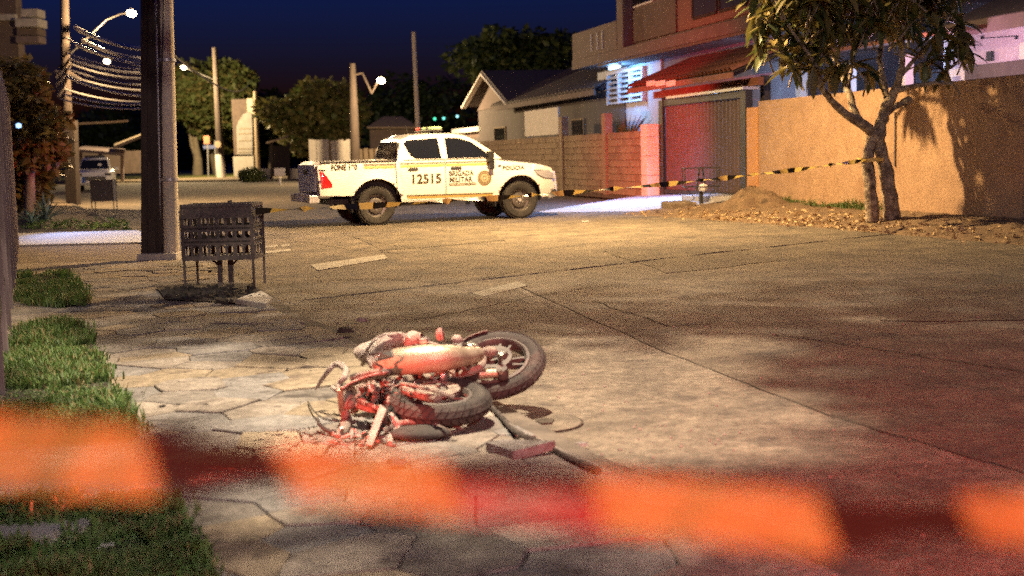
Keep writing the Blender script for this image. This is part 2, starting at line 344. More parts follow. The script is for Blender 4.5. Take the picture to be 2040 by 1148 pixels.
for s, poly in stones:
    if any(all(inside(p, g) for p in poly) for g in (GRASS_A, GRASS_B, GRASS_C, PIT)): continue
    # wobble the edges so that no stone is a clean polygon
    pl = []
    for k in range(len(poly)):
        a, c = Vector(poly[k]), Vector(poly[(k + 1) % len(poly)]); L = (c - a).length; n = max(1, min(4, int(L / .12))); nrm = Vector((-(c - a).y, (c - a).x)) / max(L, 1e-6)
        for q in range(n): pl.append(a + (c - a) * (q / n) + (nrm * rs.uniform(-.008, .003) * (0 if q == 0 else 1)))
    cx = sum(p[0] for p in pl) / len(pl); cy = sum(p[1] for p in pl) / len(pl); tx, ty = rs.uniform(-.012, .012), rs.uniform(-.012, .012); hz = .082 + rs.uniform(-.007, .007)
    n = len(pl); top = [(p[0] * .985 + cx * .015, p[1] * .985 + cy * .015, hz + tx * (p[0] - cx) + ty * (p[1] - cy)) for p in pl]; lip = [(p[0], p[1], hz - .006 + tx * (p[0] - cx) + ty * (p[1] - cy)) for p in pl]; low = [(p[0], p[1], .05) for p in pl]
    b = MB(); b.add(top + lip + low, [tuple(range(n))] + [(i, n + i, n + (i + 1) % n, (i + 1) % n) for i in range(n)] + [(n + i, 2 * n + i, 2 * n + (i + 1) % n, n + (i + 1) % n) for i in range(n)])
    b.build('paving_stone', MT[rs.choice(['stone', 'stone', 'stone2', 'stone3', 'stone4', 'stone3'])], pav)
# kerb stones along the pavement's edge
for (x0, y0), (x1, y1) in zip(KERB[:-4], KERB[1:-3]):
    a, c = Vector((x0, y0)), Vector((x1, y1)); L = (c - a).length; n = max(1, int(L / .85)); d = (c - a) / L; s = Vector((-d.y, d.x))
    for k in range(n):
        if rs.random() < .28 and y0 < 20: continue
        p, q = a + d * (L * k / n + .008), a + d * (L * (k + 1) / n - .008); j = rs.uniform(-.015, .02); hz = .075 + rs.uniform(-.035, .014)
        b = MB(); b.prism([tuple(p + s * (.005 + j)), tuple(q + s * (.005 + j * .5)), tuple(q + s * .15), tuple(p + s * .15)], -.02, hz)
        b.build('kerb_stone', MT[rs.choice(['joint', 'stone2', 'stone', 'kerb'])], pav, bevel=.012)
# sandy ground and lit driveways further along the left side
struct(sheet('sandy_ground', [(kerb_x(15.6) - .15, 15.65), (kerb_x(20) - .15, 20.0), (FX(20) - 1, 20.0), (FX(15.6) - 1, 15.65)], .068, MT['sand']))
b = MB(); b.prism([(kerb_x(20.1), 20.1), (kerb_x(23.6), 23.6), (FX(23.6) - 3, 23.8), (FX(20.1) - 3, 20.3)], .03, .095); struct(b.build('driveway_slab', MT['drive'], bevel=.01))
struct(sheet('planting_bed', [(kerb_x(24) - .1, 23.9), (kerb_x(40) - .1, 40), (FX(40) - 3, 40), (FX(24) - 3, 23.9)], .07, MT['soil']))
struct(sheet('sandy_verge', [(kerb_x(26) - .1, 25.5), (kerb_x(60) - .1, 60), (kerb_x(60) - 1.6, 60), (kerb_x(26) - 1.5, 25.5)], .075, MT['sand']))
# narrow concrete path pieces at the bottom left
for q in ([(-60, 1050), (225, 1026), (228, 1084), (120, 1096), (-60, 1116)], [(-60, 905), (120, 890), (300, 880), (335, 985), (225, 1002), (-60, 1022)]):
    b = MB(); b.prism(gp(q, .1), .05, .1); struct(b.build('path_slab', MT['concrete'], bevel=.01))
# ---- right side: earth verge rising to the wall, driveway in front of the gate
EDGE = [(-9, -1.2), (-4, -1.5), (.62, -1.8), (5.28, -2.13), (9, -2.7), (11.74, -3.25), (13, -3.6)]
def edge_b(a):
    for (x0, y0), (x1, y1) in zip(EDGE, EDGE[1:]):
        if x0 <= a <= x1: return y0 + (y1 - y0) * (a - x0) / (x1 - x0)
    return EDGE[-1][1]
rv = random.Random(5); rows = []
NA, NB = 110, 14
for i in range(NA + 1):
    a = -9 + 20.9 * i / NA; e = edge_b(a) + rv.uniform(-.07, .05); r = []
    for j in range(NB + 1):
        t = j / NB; bb = e + (0.02 - e) * t
        z = .004 + .17 * min(1, t * 1.25) ** .8 + (rv.uniform(-.012, .018) if 0 < j else 0); z += .05 * math.exp(-((a - 10.8) / 1.2) ** 2) * t
        r.append(ST(a, bb, max(z, -.01) if j else -.01))
    rows.append(r)
b = MB(); b.grid(rows); struct(b.build('earth_verge', MT['dirt'], smooth=True))
b = MB(); rows = []
for i in range(9):
    t = i / 8; r = []
    for j in range(9):
        s = j / 8; p0 = Vector((*G(1065, 424).xy, .006)); p1 = Vector((*G(1330, 421).xy, .006)); near = p0.lerp(p1, s); far = ST(19.0 - 6.5 * s, .05, .13 + .13 * s)
        q = near.lerp(far, t); r.append(q + Vector((0, 0, .008 if 0 < i else 0)))
    rows.append(r)
b.grid(rows); struct(b.build('driveway', MT['drive'], smooth=True))
b = MB(); b.sbox(12.5, 14.3, -.9, .0, .1, .27); struct(b.build('driveway_slab', MT['drive'], bevel=.015))
struct(sheet('wall_foot_strip', [tuple(ST(a, bb, 0).xy) for a, bb in ((18.5, -.9), (60, -1.5), (60, 14), (18.5, 14))], .05, MT['dirt']))
struct(sheet('yard_ground', [tuple(ST(a, bb, 0).xy) for a, bb in ((-12, .05), (18.6, .05), (18.6, 20), (-12, 20))], .12, MT['drive']))
# ---- far side of the junction
gy = [tuple(D(u, v, yy).xy) for u, v, yy in ((120, 350, 98), (500, 350, 96), (620, 350, 96), (620, 340, 150), (40, 340, 150))]
b = MB(); b.prism(gy, -.1, .16); struct(b.build('grass_island', MT['lawn']))
b = MB(); b.prism([tuple(D(u, 350, yy).xy) for u, yy in ((100, 92), (800, 70), (1000, 66), (1000, 110), (620, 97), (100, 99))], -.1, .10); struct(b.build('far_pavement', MT['sand']))
b = MB(); b.prism([tuple(D(u, 350, yy).xy) for u, yy in ((100, 150), (1100, 100), (1300, 400), (-400, 400))], -.1, .12); struct(b.build('far_ground', MT['dirt']))
# grass tufts as blades
def grass(name, poly, n, hmin, hmax, seed, label, z=.085, clump=.35):
    r = random.Random(seed); b = MB(); xs = [p[0] for p in poly]; ys = [p[1] for p in poly]; k = 0
    cl = [(r.uniform(min(xs), max(xs)), r.uniform(min(ys), max(ys)), r.choice((.25, .5, .8, 1.0, 1.2, 1.45))) for _ in range(60)]
    sh = MB(); sh.add([(x, y, .093) for x, y in poly], [tuple(range(len(poly)))]); 
    tries = 0
    while k < n and tries < n * 6:
        tries += 1; x, y = r.uniform(min(xs) - .05, max(xs) + .05), r.uniform(min(ys) - .05, max(ys) + .05)
        if not inside((x + r.gauss(0, .035), y + r.gauss(0, .06)), poly): continue
        c = min(cl, key=lambda q: (q[0] - x) ** 2 + (q[1] - y) ** 2)
        h = r.uniform(hmin, hmax) * c[2]; a = r.uniform(0, 6.283); w = r.uniform(.004, .009); le = r.uniform(.1, .9) * h; dx, dy = math.cos(a), math.sin(a); px, py = -dy * w, dx * w
        b.mi = 0 if r.random() < .5 else (1 if r.random() < .75 else 2); zz = z
        b.add([(x - px, y - py, zz), (x + px, y + py, zz), (x + px * .8 + dx * le * .35, y + py * .8 + dy * le * .35, zz + h * .6), (x - px * .8 + dx * le * .35, y - py * .8 + dy * le * .35, zz + h * .6), (x + dx * le, y + dy * le, zz + h)], [(0, 1, 2, 3), (3, 2, 4)]); k += 1
    o = b.build(name, [MT['grass'], MT['grass2'], MT['grass_dry']], fix=False); tag(o, label, 'grass', kind='stuff')
    so = sh.build('soil', MT['soil'], o); 
    if so.data.polygons[0].normal.z < 0: so.data.flip_normals()
    return o
grass('grass_patch', GRASS_A, 6000, .035, .085, 1, 'small far patch of green grass beside the left fence')
grass('grass_patch', GRASS_B, 16000, .03, .075, 2, 'large thick patch of green grass beside the left fence')
grass('grass_patch', GRASS_C, 17000, .025, .065, 3, 'grass with dry blades at the bottom left corner')
grass('grass_patch', GRASS_D, 3500, .03, .07, 4, 'narrow strip of grass between two concrete path slabs')
grass('grass_patch', [tuple(ST(a, bb, 0).xy) for a, bb in ((6.6, -.02), (11.5, -.02), (11.5, -.3), (8, -.45), (6.6, -.25))], 2500, .06, .16, 5, 'weeds growing along the foot of the orange wall', z=.16)
# fallen leaves
r = random.Random(21); b = MB()
for k in range(1000):
    a = r.uniform(-3, 11.5) if r.random() < .8 else r.gauss(6.5, 1.5); e = edge_b(a); t = min(1.2, abs(r.gauss(.0, .42))); bb = e * (1 - t) + (-.15) * t - (r.uniform(0, .5) if r.random() < .3 else 0)
    z = .02 + (.16 * min(1, max(0, (bb - e) / -e) * 1.25) ** .8 if bb > e else 0); L = r.uniform(.05, .14); w = L * r.uniform(.25, .4); an = r.uniform(0, 6.283); up = r.uniform(0, .05)
    c = ST(a, bb, z); d = Vector((math.cos(an), math.sin(an), r.uniform(-.2, .3))); s = Vector((-math.sin(an), math.cos(an), r.uniform(-.5, .5)))
    b.add([c - d * L / 2, c + s * w / 2 + Vector((0, 0, up)), c + d * L / 2, c - s * w / 2 + Vector((0, 0, up * .4))], [(0, 1, 2), (0, 2, 3)])
tag(b.build('fallen_leaves', MT['leaf_dead'], fix=False), 'dry fallen leaves scattered along the earth verge under the tree', 'leaves', kind='stuff')
r = random.Random(22); b = MB()
for k in range(110):
    u, v = r.uniform(220, 780), r.uniform(730, 930)
    if r.random() < .4: u, v = r.gauss(640, 70), r.gauss(870, 18)
    c = G(u, v, .088); s = r.choice((.006, .008, .01, .014, .03)); an = r.uniform(0, 6.28); d = Vector((math.cos(an), math.sin(an), 0)) * s; e = Vector((-math.sin(an), math.cos(an), 0)) * s * r.uniform(.3, .7); h = Vector((0, 0, r.uniform(.003, .008)))
    b.add([c - d, c + e, c + d, c - e, c + h + d * .2], [(0, 1, 4), (1, 2, 4), (2, 3, 4), (3, 0, 4)])
tag(b.build('charred_debris', MT['soil'], fix=False), 'small charred fragments strewn over the pavement around the burnt motorcycle', 'debris', kind='stuff')

r = random.Random(23); b = MB()
for k in range(900):
    y = r.uniform(4, 16); x = kerb_x(y) + abs(r.gauss(0, .5)) + .02 if r.random() < .7 else r.uniform(-1, 5)
    c = Vector((x, y, .006)); s_ = r.choice((.004, .006, .008, .013)); an = r.uniform(0, 6.28); d = Vector((math.cos(an), math.sin(an), 0)) * s_; e = Vector((-math.sin(an), math.cos(an), 0)) * s_ * .8
    b.add([c - d, c + e, c + d, c - e, c + Vector((0, 0, s_ * .9))], [(0, 1, 4), (1, 2, 4), (2, 3, 4), (3, 0, 4)])
tag(b.build('road_grit', MT['kerb'], fix=False), 'loose grit and pebbles on the road along the kerb', 'grit', kind='stuff')
# ================================================================== RIGHT SIDE
def sroot(name, a, b_, label, cat, group=None, z=.1): return thing(name, ST(a, b_, z), label, cat, group)
def light(name, kind, loc, energy, col, parent=None, size=.1, target=None, spot=None, blend=.3, shape=None, size_y=None):
    d = bpy.data.lights.new(name, kind); d.energy = energy; d.color = col
    if kind in ('POINT', 'SPOT'): d.shadow_soft_size = size
    if kind == 'AREA':
        d.size = size
        if size_y: d.shape = 'RECTANGLE'; d.size_y = size_y
    if kind == 'SPOT': d.spot_size = R(spot); d.spot_blend = blend
    o = bpy.data.objects.new(name, d); COL.objects.link(o); o.location = loc
    if target is not None: o.rotation_euler = (Vector(target) - Vector(loc)).to_track_quat('-Z', 'Y').to_euler()
    if parent is not None:
        o.parent = parent; o.location = Vector(loc) - Vector(parent['_o'])
    return o
# orange boundary wall
w = sroot('boundary_wall', 5, .1, 'long plain orange rendered wall behind the leafy tree', 'wall')
b = MB()
zt = 2.34; n = 30
for i in range(n):
    a0, a1 = -9 + (12.05 + 9) * i / n, -9 + (12.05 + 9) * (i + 1) / n
    b.sbox(a0, a1 - (0 if i < n - 1 else 0), 0, .18, -.1, zt)
bm_w = MB(); bm_w.sbox(-9, 12.05, 0, .18, -.1, zt); bm_w.build('wall_panel', MT['orange_wall'], w, bevel=.015)
b = MB(); b.sbox(12.06, 12.6, -.03, .2, -.1, 2.22); b.build('end_post', MT['orange_post'], w, bevel=.02)
b = MB(); aa = SP(1785, 250)[0]; b.sbox(aa - .02, aa + .015, -.03, -.001, .95, 1.9); b.build('drain_pipe', MT['dark_wall'], w)
# metal sliding gate
gt = sroot('sliding_gate', 15.3, .1, 'tall corrugated grey metal gate glowing red, between white post and orange wall', 'gate')
b = MB(); N = 44; rows = []
pa = 12.98; pb = 17.62; poly = []
for i in range(N * 2 + 1):
    a = pa + (pb - pa) * i / (N * 2); k = i % 4; d = 0 if k in (0, 1) else .05
    poly.append((a, d))
rows = [[ST(a, .06 + d, .30) for a, d in poly], [ST(a, .06 + d, 2.45) for a, d in poly]]; b.grid(rows); b.build('corrugated_panel', MT['gate'], gt)
for nm, (a0, a1, z0, z1) in {'gate_post': (12.66, 12.94, .1, 2.62), 'gate_post.': (17.66, 17.95, .1, 2.62), 'top_rail': (12.94, 17.66, 2.46, 2.62), 'bottom_rail': (12.94, 17.66, .2, .3)}.items():
    b = MB(); b.sbox(a0, a1, -.02 if 'post' in nm else .0, .16, z0, z1); b.build(nm.strip('.'), MT['black_metal'], gt, bevel=.008)
b = MB(); b.sbox(12.62, 17.2, -.1, .3, 2.63, 2.69); b.build('gate_canopy', MT['galv'], gt)
# white post and coloured wall beside it
wp = sroot('gate_pillar', 18.3, 0, 'white painted pillar of stacked blocks left of the red-lit gate', 'pillar')
z = .05
for h in (.62, .52, .5, .34):
    b = MB(); b.sbox(18.02, 18.5, -.32, .12, z, z + h - .008); b.build('block', MT['white_wall'], wp, bevel=.012); z += h
# block wall with posts
bw = sroot('block_wall', 27, .1, 'low wall of rough concrete blocks with posts behind the pickup', 'wall')
b = MB(); b.sbox(18.6, 44, .03, .14, -.1, 1.86); b.build('mortar_bed', MT['mortar'], bw)
bl = MB(); bl.box((0, 0, 0), (.385, .06, .185)); pm = bl.build('brick', MT['brick'], None); me1 = pm.data; bpy.data.objects.remove(pm)
bl = MB(); bl.box((0, 0, 0), (.385, .06, .185)); pm = bl.build('brick', MT['brick2'], None); me2 = pm.data; bpy.data.objects.remove(pm)
rb = random.Random(2); cnt = 0; far = MB(); ang = math.atan2(SA.y, SA.x)
cells = []
for i in range(64):
    for k in range(9):
        a = 18.85 + i * .4 + (.2 if k % 2 else 0)
        if a > 43.8: continue
        cells.append((a, .17 + k * .2))
cells.sort()
for a, z in cells:
    p = ST(a, .02 + rb.uniform(-.008, .008), z)
    if cnt < 300: share('brick', rb.choice([me1, me1, me2]), bw, p, (0, rb.uniform(-.008, .008), ang)); cnt += 1
    else: far.box(p, (.385, .06, .185), Matrix.Rotation(ang, 3, 'Z'))
o = far.build('brick_courses', MT['brick'], bw); o['kind'] = 'stuff'
for u in (1122, 1208):
    a = SP(u, 330)[0]; b = MB(); b.sbox(a - .16, a + .16, -.08, .16, -.1, 2.5 if u < 1150 else 2.45); b.build('post', MT['brick'], bw, bevel=.01)
# signboard fixed above the wall
a0, z0 = SP(1050, 264, .02); a1, z1 = SP(1116, 213, .02)
sb = sroot('sign_board', (a0 + a1) / 2, 0, 'blank pale board standing on the block wall behind the pickup', 'sign', z=1.9)
b = MB(); b.sbox(a0, a1, -.06, -.02, 1.93, z1); b.build('panel', MT['white_wall'], sb)
b = MB(); b.sbox(a0 - .3, a0 - .2, -.02, .06, 1.87, z1); b.build('backing_post', MT['wood'], sb); b = MB(); b.sbox(a1 + .2, a1 + .3, -.02, .06, 1.87, z1); b.build('backing_post', MT['wood'], sb)
# spiky plant behind the wall
def spiky(name, base, n, L, wd, m, label, cat='plant', seed=1, group=None, droop=.35, zmin=.15):
    r = random.Random(seed); root = thing(name, base, label, cat, group); base = Vector(base)
    for k in range(n):
        an = r.uniform(0, 6.283); el = r.uniform(zmin, 1.5); l = L * r.uniform(.6, 1.1); d = Vector((math.cos(an) * math.cos(el), math.sin(an) * math.cos(el), math.sin(el))); s = d.cross(Vector((0, 0, 1))).normalized() * wd; up = s.cross(d).normalized() * wd * .4
        pts = []
        for t, w_ in ((0, .5), (.3, 1), (.65, .75), (1, .03)):
            c = base + d * l * t - Vector((0, 0, droop * l * t * t * (1 - math.sin(el) * .6))); pts.append((c - s * w_ + up * w_, c - up * w_ * .6, c + s * w_ + up * w_))
        b = MB(); b.grid(pts); b.build('leaf', m if not isinstance(m, list) else r.choice(m), root, smooth=True, fix=False)
    return root
a0, z0 = SP(1252, 245, .9); spiky('spiky_plant', ST(a0, .8, 1.3), 60, 1.5, .05, [MT['leaf2'], MT['leaf4']], 'spiky palm-like plant glowing red above the block wall', seed=4, droop=.3, zmin=.35)
b = MB(); b.tube([ST(a0, .8, .1), ST(a0, .8, 1.4)], [.12, .09]); b.build('trunk', MT['bark'], bpy.data.objects['spiky_plant'])
# ---- two-storey house
B2 = 2.0
hs_ = sroot('two_storey_house', 20, 4, 'two-storey house with balcony and cool lit porch behind the gate', 'house')
def fb(name, u0, v0, u1, v1, bb, dep, m, parent=hs_, bevel=0, zz=None):
    a0, z0 = SP(u0, v0, bb); a1, z1 = SP(u1, v1, bb)
    if zz: z0, z1 = zz
    b = MB(); b.sbox(a0, a1, bb, bb + dep, z0, z1); return b.build(name, m, parent, bevel=bevel)
aR = 8.6
def wallbox(name, a0, a1, b0, b1, z0, z1, m, bevel=0, parent=hs_):
    b = MB(); b.sbox(a0, a1, b0, b1, z0, z1); return b.build(name, m, parent, bevel=bevel)
aC = SP(1205, 120, B2)[0]; aL = SP(1160, 90, B2)[0]
wallbox('ground_floor_wall', 15.2, aC, B2 + .8, B2 + 9, .1, 4.25, MT['cream_wall'])
wallbox('first_floor_slab', 13.0, aL + .2, B2 - .35, B2 + 9, 4.28, 4.62, MT['cream_wall'], .02)
wallbox('porch_ceiling', 13.2, aC - .1, B2 - .3, B2 + .78, 4.2, 4.276, MT['dark_wall'])
wallbox('upper_wall', 13.4, SP(1232, 40, B2 - .3)[0], B2 + .05, B2 + 9, 4.62, 7.6, MT['cream_wall'])
wallbox('balcony_parapet', SP(1236, 80, B2 - .3)[0] + .3, aL + .15, B2 - .33, B2 - .18, 4.622, 5.55, MT['cream_wall'], .015)
wallbox('balcony_end_wall', aL - .0, aL + .16, B2 - .17, B2 + 3, 4.622, 5.55, MT['cream_wall'])
wallbox('side_wing_wall', aL - 1.6, aL + 1.2, B2 + 1.2, B2 + 7, .1, 4.9, MT['grey_wall'])
wallbox('side_wing_coping', aL - 1.7, aL + 1.35, B2 + 1.05, B2 + 7.1, 4.9, 5.0, MT['concrete'])
# drip stains as small pipes under the parapet openings
for u in (1178, 1190, 1200):
    a = SP(u, 75, B2 - .34)[0]; b = MB(); b.sbox(a - .02, a + .02, B2 - .36, B2 - .331, 4.75, 5.35); b.build('weep_pipe', MT['white_wall'], hs_)
# upper corner column and windows
b = MB(); a0 = SP(1236, 20, B2 - .3)[0]; b.sbox(a0 - .3, a0 + .28, B2 - .34, B2 + .04, 4.622, 7.6); b.build('corner_column', MT['cream_wall'], hs_, bevel=.02)
fb('dark_panel', 1262, 80, 1346, 25, B2 - .05, .09, MT['dark_wall'], zz=(4.75, 5.75))
def window(a0, a1, z0, z1, bb, parent, cols, rows_, fm, gm):
    fr = MB(); t = .06
    fr.sbox(a0, a1, bb - .05, bb, z0, z0 + t); fr.sbox(a0, a1, bb - .05, bb, z1 - t, z1); fr.sbox(a0, a0 + t, bb - .05, bb, z0 + t, z1 - t); fr.sbox(a1 - t, a1, bb - .05, bb, z0 + t, z1 - t)
    o = fr.build('window', fm, parent)
    for c in range(cols):
        x0 = a0 + t + (a1 - a0 - 2 * t) * c / cols; x1 = a0 + t + (a1 - a0 - 2 * t) * (c + 1) / cols
        for r_ in range(rows_):
            y0 = z0 + t + (z1 - z0 - 2 * t) * r_ / rows_; y1 = z0 + t + (z1 - z0 - 2 * t) * (r_ + 1) / rows_
            p = MB(); p.sbox(x0 + .02, x1 - .02, bb - .028, bb - .008, y0 + .02, y1 - .02); p.build('pane', gm, o)
    return o
MT['glass_dark'] = mat('dark_glass', (.012, .013, .018), .08, spec=.6)
MT['glass_lit'] = mat('night_glass', (.05, .055, .07), .12, spec=.6)
MT['red_panel'] = mat('terracotta_panel', (.19, .09, .068), .85, (.23, .11, .08), 3, .3)
window(SP(1258, 20, B2)[0], SP(1300, 20, B2)[0], 5.85, 7.3, B2 + .04, hs_, 2, 1, MT['white_wall'], MT['glass_dark'])
fb('terracotta_panel', 1350, 60, 1500, 0, B2 - .02, .065, MT['red_panel'], zz=(4.75, 7.5))
for u0, u1 in ((1384, 1430), (1438, 1490)):
    a0, a1 = SP(u0, 30, B2)[0], SP(u1, 30, B2)[0]; window(a0, a1, 4.95, 6.9, B2 - .024, hs_, 2, 1, MT['dark_wood'], MT['glass_lit'])
# porch: louvred window lit by a tube light
MT['porch_wall'] = mat('porch_wall', (.55, .58, .60), .8, (.62, .65, .67), 4, .2)
a0, a1 = SP(1290, 150, B2 + .8)[0], SP(1204, 150, B2 + .8)[0]
wallbox('porch_back_wall', SP(1320, 150, B2 + .8)[0], a1 + .6, B2 + .74, B2 + .795, .1, 4.19, MT['porch_wall'])
wa0, wa1 = SP(1284, 150, B2 + .7)[0], SP(1214, 150, B2 + .7)[0]; wz0, wz1 = 2.95, 4.0
fr = MB(); fr.sbox(wa0 - .08, wa1 + .08, B2 + .60, B2 + .738, wz1, wz1 + .09); lw = fr.build('louvre_window', MT['white_wall'], hs_)
for k in range(4): c = wa0 + (wa1 - wa0) * k / 3; fr = MB(); fr.sbox(c - .05, c + .05, B2 + .585, B2 + .738, wz0, wz1 - .002); fr.build('mullion', MT['white_wall'], lw)
for k in range(6):
    z = wz0 + (wz1 - wz0) * (k + .1) / 6; b = MB(); b.plate([ST(wa0 + .1, B2 + .60, z), ST(wa1 - .1, B2 + .60, z), ST(wa1 - .1, B2 + .73, z + .09), ST(wa0 + .1, B2 + .73, z + .09)], (0, 0, 1), .015); b.build('slat', MT['white_wall'], lw)
b = MB(); b.sbox(wa0, wa1, B2 + .732, B2 + .739, wz0, wz1); b.build('opening', MT['glass_dark'], lw)
# tube light
la, lz = SP(1224, 119, B2 - .1)
tl = thing('tube_light', ST(la, B2 - .1, 4.1), 'glowing cool white tube light under the balcony', 'lamp')
b = MB(); b.sbox(la - .55, la + .55, B2 - .15, B2 - .05, 4.13, 4.2); b.build('fitting', MT['white_wall'], tl)
b = MB(); b.tube([ST(la - .52, B2 - .1, 4.09), ST(la + .52, B2 - .1, 4.09)], .035, 10); b.build('tube', emis('tube_glow', (.45, .8, 1.0), 5), tl)
light('tube_light_glow', 'POINT', ST(la, B2 - .1, 3.95), 270, (.14, .44, 1.0), tl, .25)
# cool lights on the porch over the drive (behind the tiled canopy)
bn = thing('porch_lamp', ST(16.2, .9, 2.9), 'cool white strip lamp under the tiled gate roof', 'lamp')
b = MB(); b.sbox(15.7, 16.7, .85, .95, 2.86, 2.93); b.build('tube', emis('strip_glow', (.6, .8, 1.0), 9), bn)
light('porch_lamp_glow', 'POINT', ST(16.2, .9, 2.75), 300, (.35, .55, 1.0), bn, .2)
light('drive_lamp_glow', 'SPOT', ST(15.0, -.42, 2.86), 2800, (.24, .42, 1.0), bn, .2, target=ST(15.6, -3.0, 0), spot=125, blend=1.0)
# tiled gate roof
tr = sroot('tiled_gate_roof', 16, .6, 'sloping red clay tile roof over the gate entrance', 'roof', z=2.9)
a0, z0 = SP(1254, 167, -.25); a1, z1 = SP(1560, 120, -.25)
a0 = 19.3; a1 = 12.6; zE = 3.02; zR = 3.75; bE = -.35; bR = 1.5
rows_t = MB(); nt = 34; cl = []
for i in range(nt + 1):
    a = a1 + (a0 - a1) * i / nt
    for k in range(5):
        t = k / 5; 
# individual tiles: rows of half-round pans
tile_me = MB(); L = .42
prof = []
for j in range(7):
    an = math.pi * j / 6; prof.append((math.cos(an) * .105, math.sin(an) * .085))
tile_me.grid([[Vector((x * 1.0, -L / 2, y)) for x, y in prof], [Vector((x * .86, L / 2, y * .9)) for x, y in prof]])
tile_me.grid([[Vector((x * .9, -L / 2, y * .82)) for x, y in prof], [Vector((x * .76, L / 2, y * .72)) for x, y in prof]])
tile_o = tile_me.build('tile', MT['tile'], None, smooth=True, fix=False); tm = tile_o.data; bpy.data.objects.remove(tile_o)
slope = math.atan2(zR - zE, bR - bE); len_s = math.hypot(zR - zE, bR - bE); nrow = 5; ncol = 31
rt = random.Random(9)
for i in range(ncol):
    for k in range(nrow):
        t = (k + .5) / nrow; a = a1 + (a0 - a1) * (i + .5) / ncol; p = ST(a, bE + (bR - bE) * t, zE + (zR - zE) * t + .03 + .012 * ((k) % 2) + rt.uniform(-.006, .006))
        m3 = Matrix((SA * -1, SN * math.cos(slope) + Vector((0, 0, 1)) * math.sin(slope), SN * -math.sin(slope) + Vector((0, 0, 1)) * math.cos(slope))).transposed()
        share('tile', tm, tr, p, m3.to_euler())
b = MB(); b.plate([ST(a1, bE, zE), ST(a0, bE, zE), ST(a0, bR, zR), ST(a1, bR, zR)], (0, 0, -1), .03); b.build('roof_boards', MT['dark_wood'], tr)
b = MB(); b.sbox(a1, a0, bE - .04, bE + .02, zE - .14, zE - .01); b.build('fascia', MT['tile'], tr)
for i in range(12):
    a = a1 + .2 + (a0 - a1 - .4) * i / 11; b = MB(); b.bar(ST(a, bE + .03, zE - .07), ST(a, bR, zR - .1), .06, .1); b.build('rafter', MT['dark_wood'], tr)
b = MB(); b.sbox(a1, a0 - .3, .25, .4, 2.72, 2.9); b.build('beam', MT['tile'], tr)
for a in (12.9, 18.9):
    b = MB(); b.sbox(a - .09, a + .09, .5, .68, .1, 2.95); b.build('post', MT['dark_wood'], tr)
for i, (u0, u1) in enumerate(((1288, 1304), (1306, 1324), (1327, 1345))):
    a0_, z0_ = SP(u0, 168, -.42); a1_, z1_ = SP(u1, 158, -.42); b = MB(); b.sbox(a0_, a1_, -.42, -.40, z0_ - .06, z0_ + .07); b.build('fascia_plate', MT['white_wall'], tr)
# blue-lit annex right of the gate
an_ = sroot('garden_annex', 10, 5, 'low annex with pale blue beams and terrace behind the orange wall', 'building')
wallbox('wall', 4.2, 13.2, 4.6, 9, .1, 3.0, MT['grey_wall'], parent=an_)
a0, z0 = SP(1458, 125, 1.6); a1, z1 = SP(1555, 100, 1.6); wallbox('beam', a1, a0, 1.6, 1.75, z0 - .02, z0 + .30, MT['porch_wall'], parent=an_)
for a in (9.2, 11.4, 13.6):
    b = MB(); b.sbox(a - .11, a + .11, 1.75, 1.95, .1, 3.1); b.build('column', MT['porch_wall'], an_, bevel=.01)
b = MB(); b.plate([ST(7.5, 1.55, 3.35), ST(14.8, 1.55, 3.35), ST(14.8, 4.6, 3.7), ST(7.5, 4.6, 3.7)], (0, 0, 1), .08); b.build('terrace_roof', MT['tile'], an_)
for a in (6.2, 9.5, 12): window(a - .7, a + .7, 1.3, 2.6, 4.59, an_, 2, 1, MT['white_wall'], MT['glass_lit'])
light('annex_glow', 'POINT', ST(10.5, 3.2, 3.0), 200, (.35, .55, 1.0), an_, .2)
light('annex_glow', 'POINT', ST(6.3, 3.2, 3.2), 130, (.8, .62, 1.0), an_, .2)
# pale house at the far right
ph = sroot('pale_house', 4, 6, 'pale pinkish house with dark eaves above the orange wall at the right edge', 'house')
B4 = 3.2
e0 = SP(1905, 60, B4)[0]; wallbox('front_wall', -8, SP(1880, 120, B4)[0], B4, B4 + 6, .1, 3.55, MT['white_wall'], parent=ph)
b = MB(); aE = SP(1872, 60, B4 - .8)[0]; b.plate([ST(-8, B4 - .7, 3.56), ST(aE, B4 - .7, 3.56), ST(aE, B4 + 3, 5.2), ST(-8, B4 + 3, 5.2)], (0, 0, 1), .1); b.build('roof', MT['old_tile'], ph)
b = MB(); b.sbox(-8, aE - .02, B4 - .72, B4 - .701, 3.38, 3.64); b.build('fascia', MT['cream_wall'], ph)
a0, z0 = SP(1926, 130, B4); wallbox('recess', -6, a0, B4 - .05, B4 - .004, 2.05, 2.86, MT['grey_wall'], parent=ph)
b = MB(); a1_, z1_ = SP(1972, 112, B4 - .06); b.sbox(a1_ - .08, a1_ + .08, B4 - .09, B4 - .051, z1_ - .09, z1_ + .09); b.build('vent', MT['black_metal'], ph)
b = MB(); 
for u in (1958, 2026):
    a1_, z1_ = SP(u, 75, B4 - .01); b.sbox(a1_ - .03, a1_ + .03, B4 - .04, B4 - .003, z1_ - .03, z1_ + .03)
b.tube([ST(SP(1958, 77, B4)[0], B4 - .03, SP(1958, 77, B4)[1]), ST(SP(2026, 72, B4)[0], B4 - .03, SP(2026, 72, B4)[1])], .008, 5); b.build('wall_cable', MT['black_metal'], ph)
light('pale_house_glow', 'POINT', ST(7.6, 1.2, 3.0), 130, (1.0, .50, .72), ph, .2)
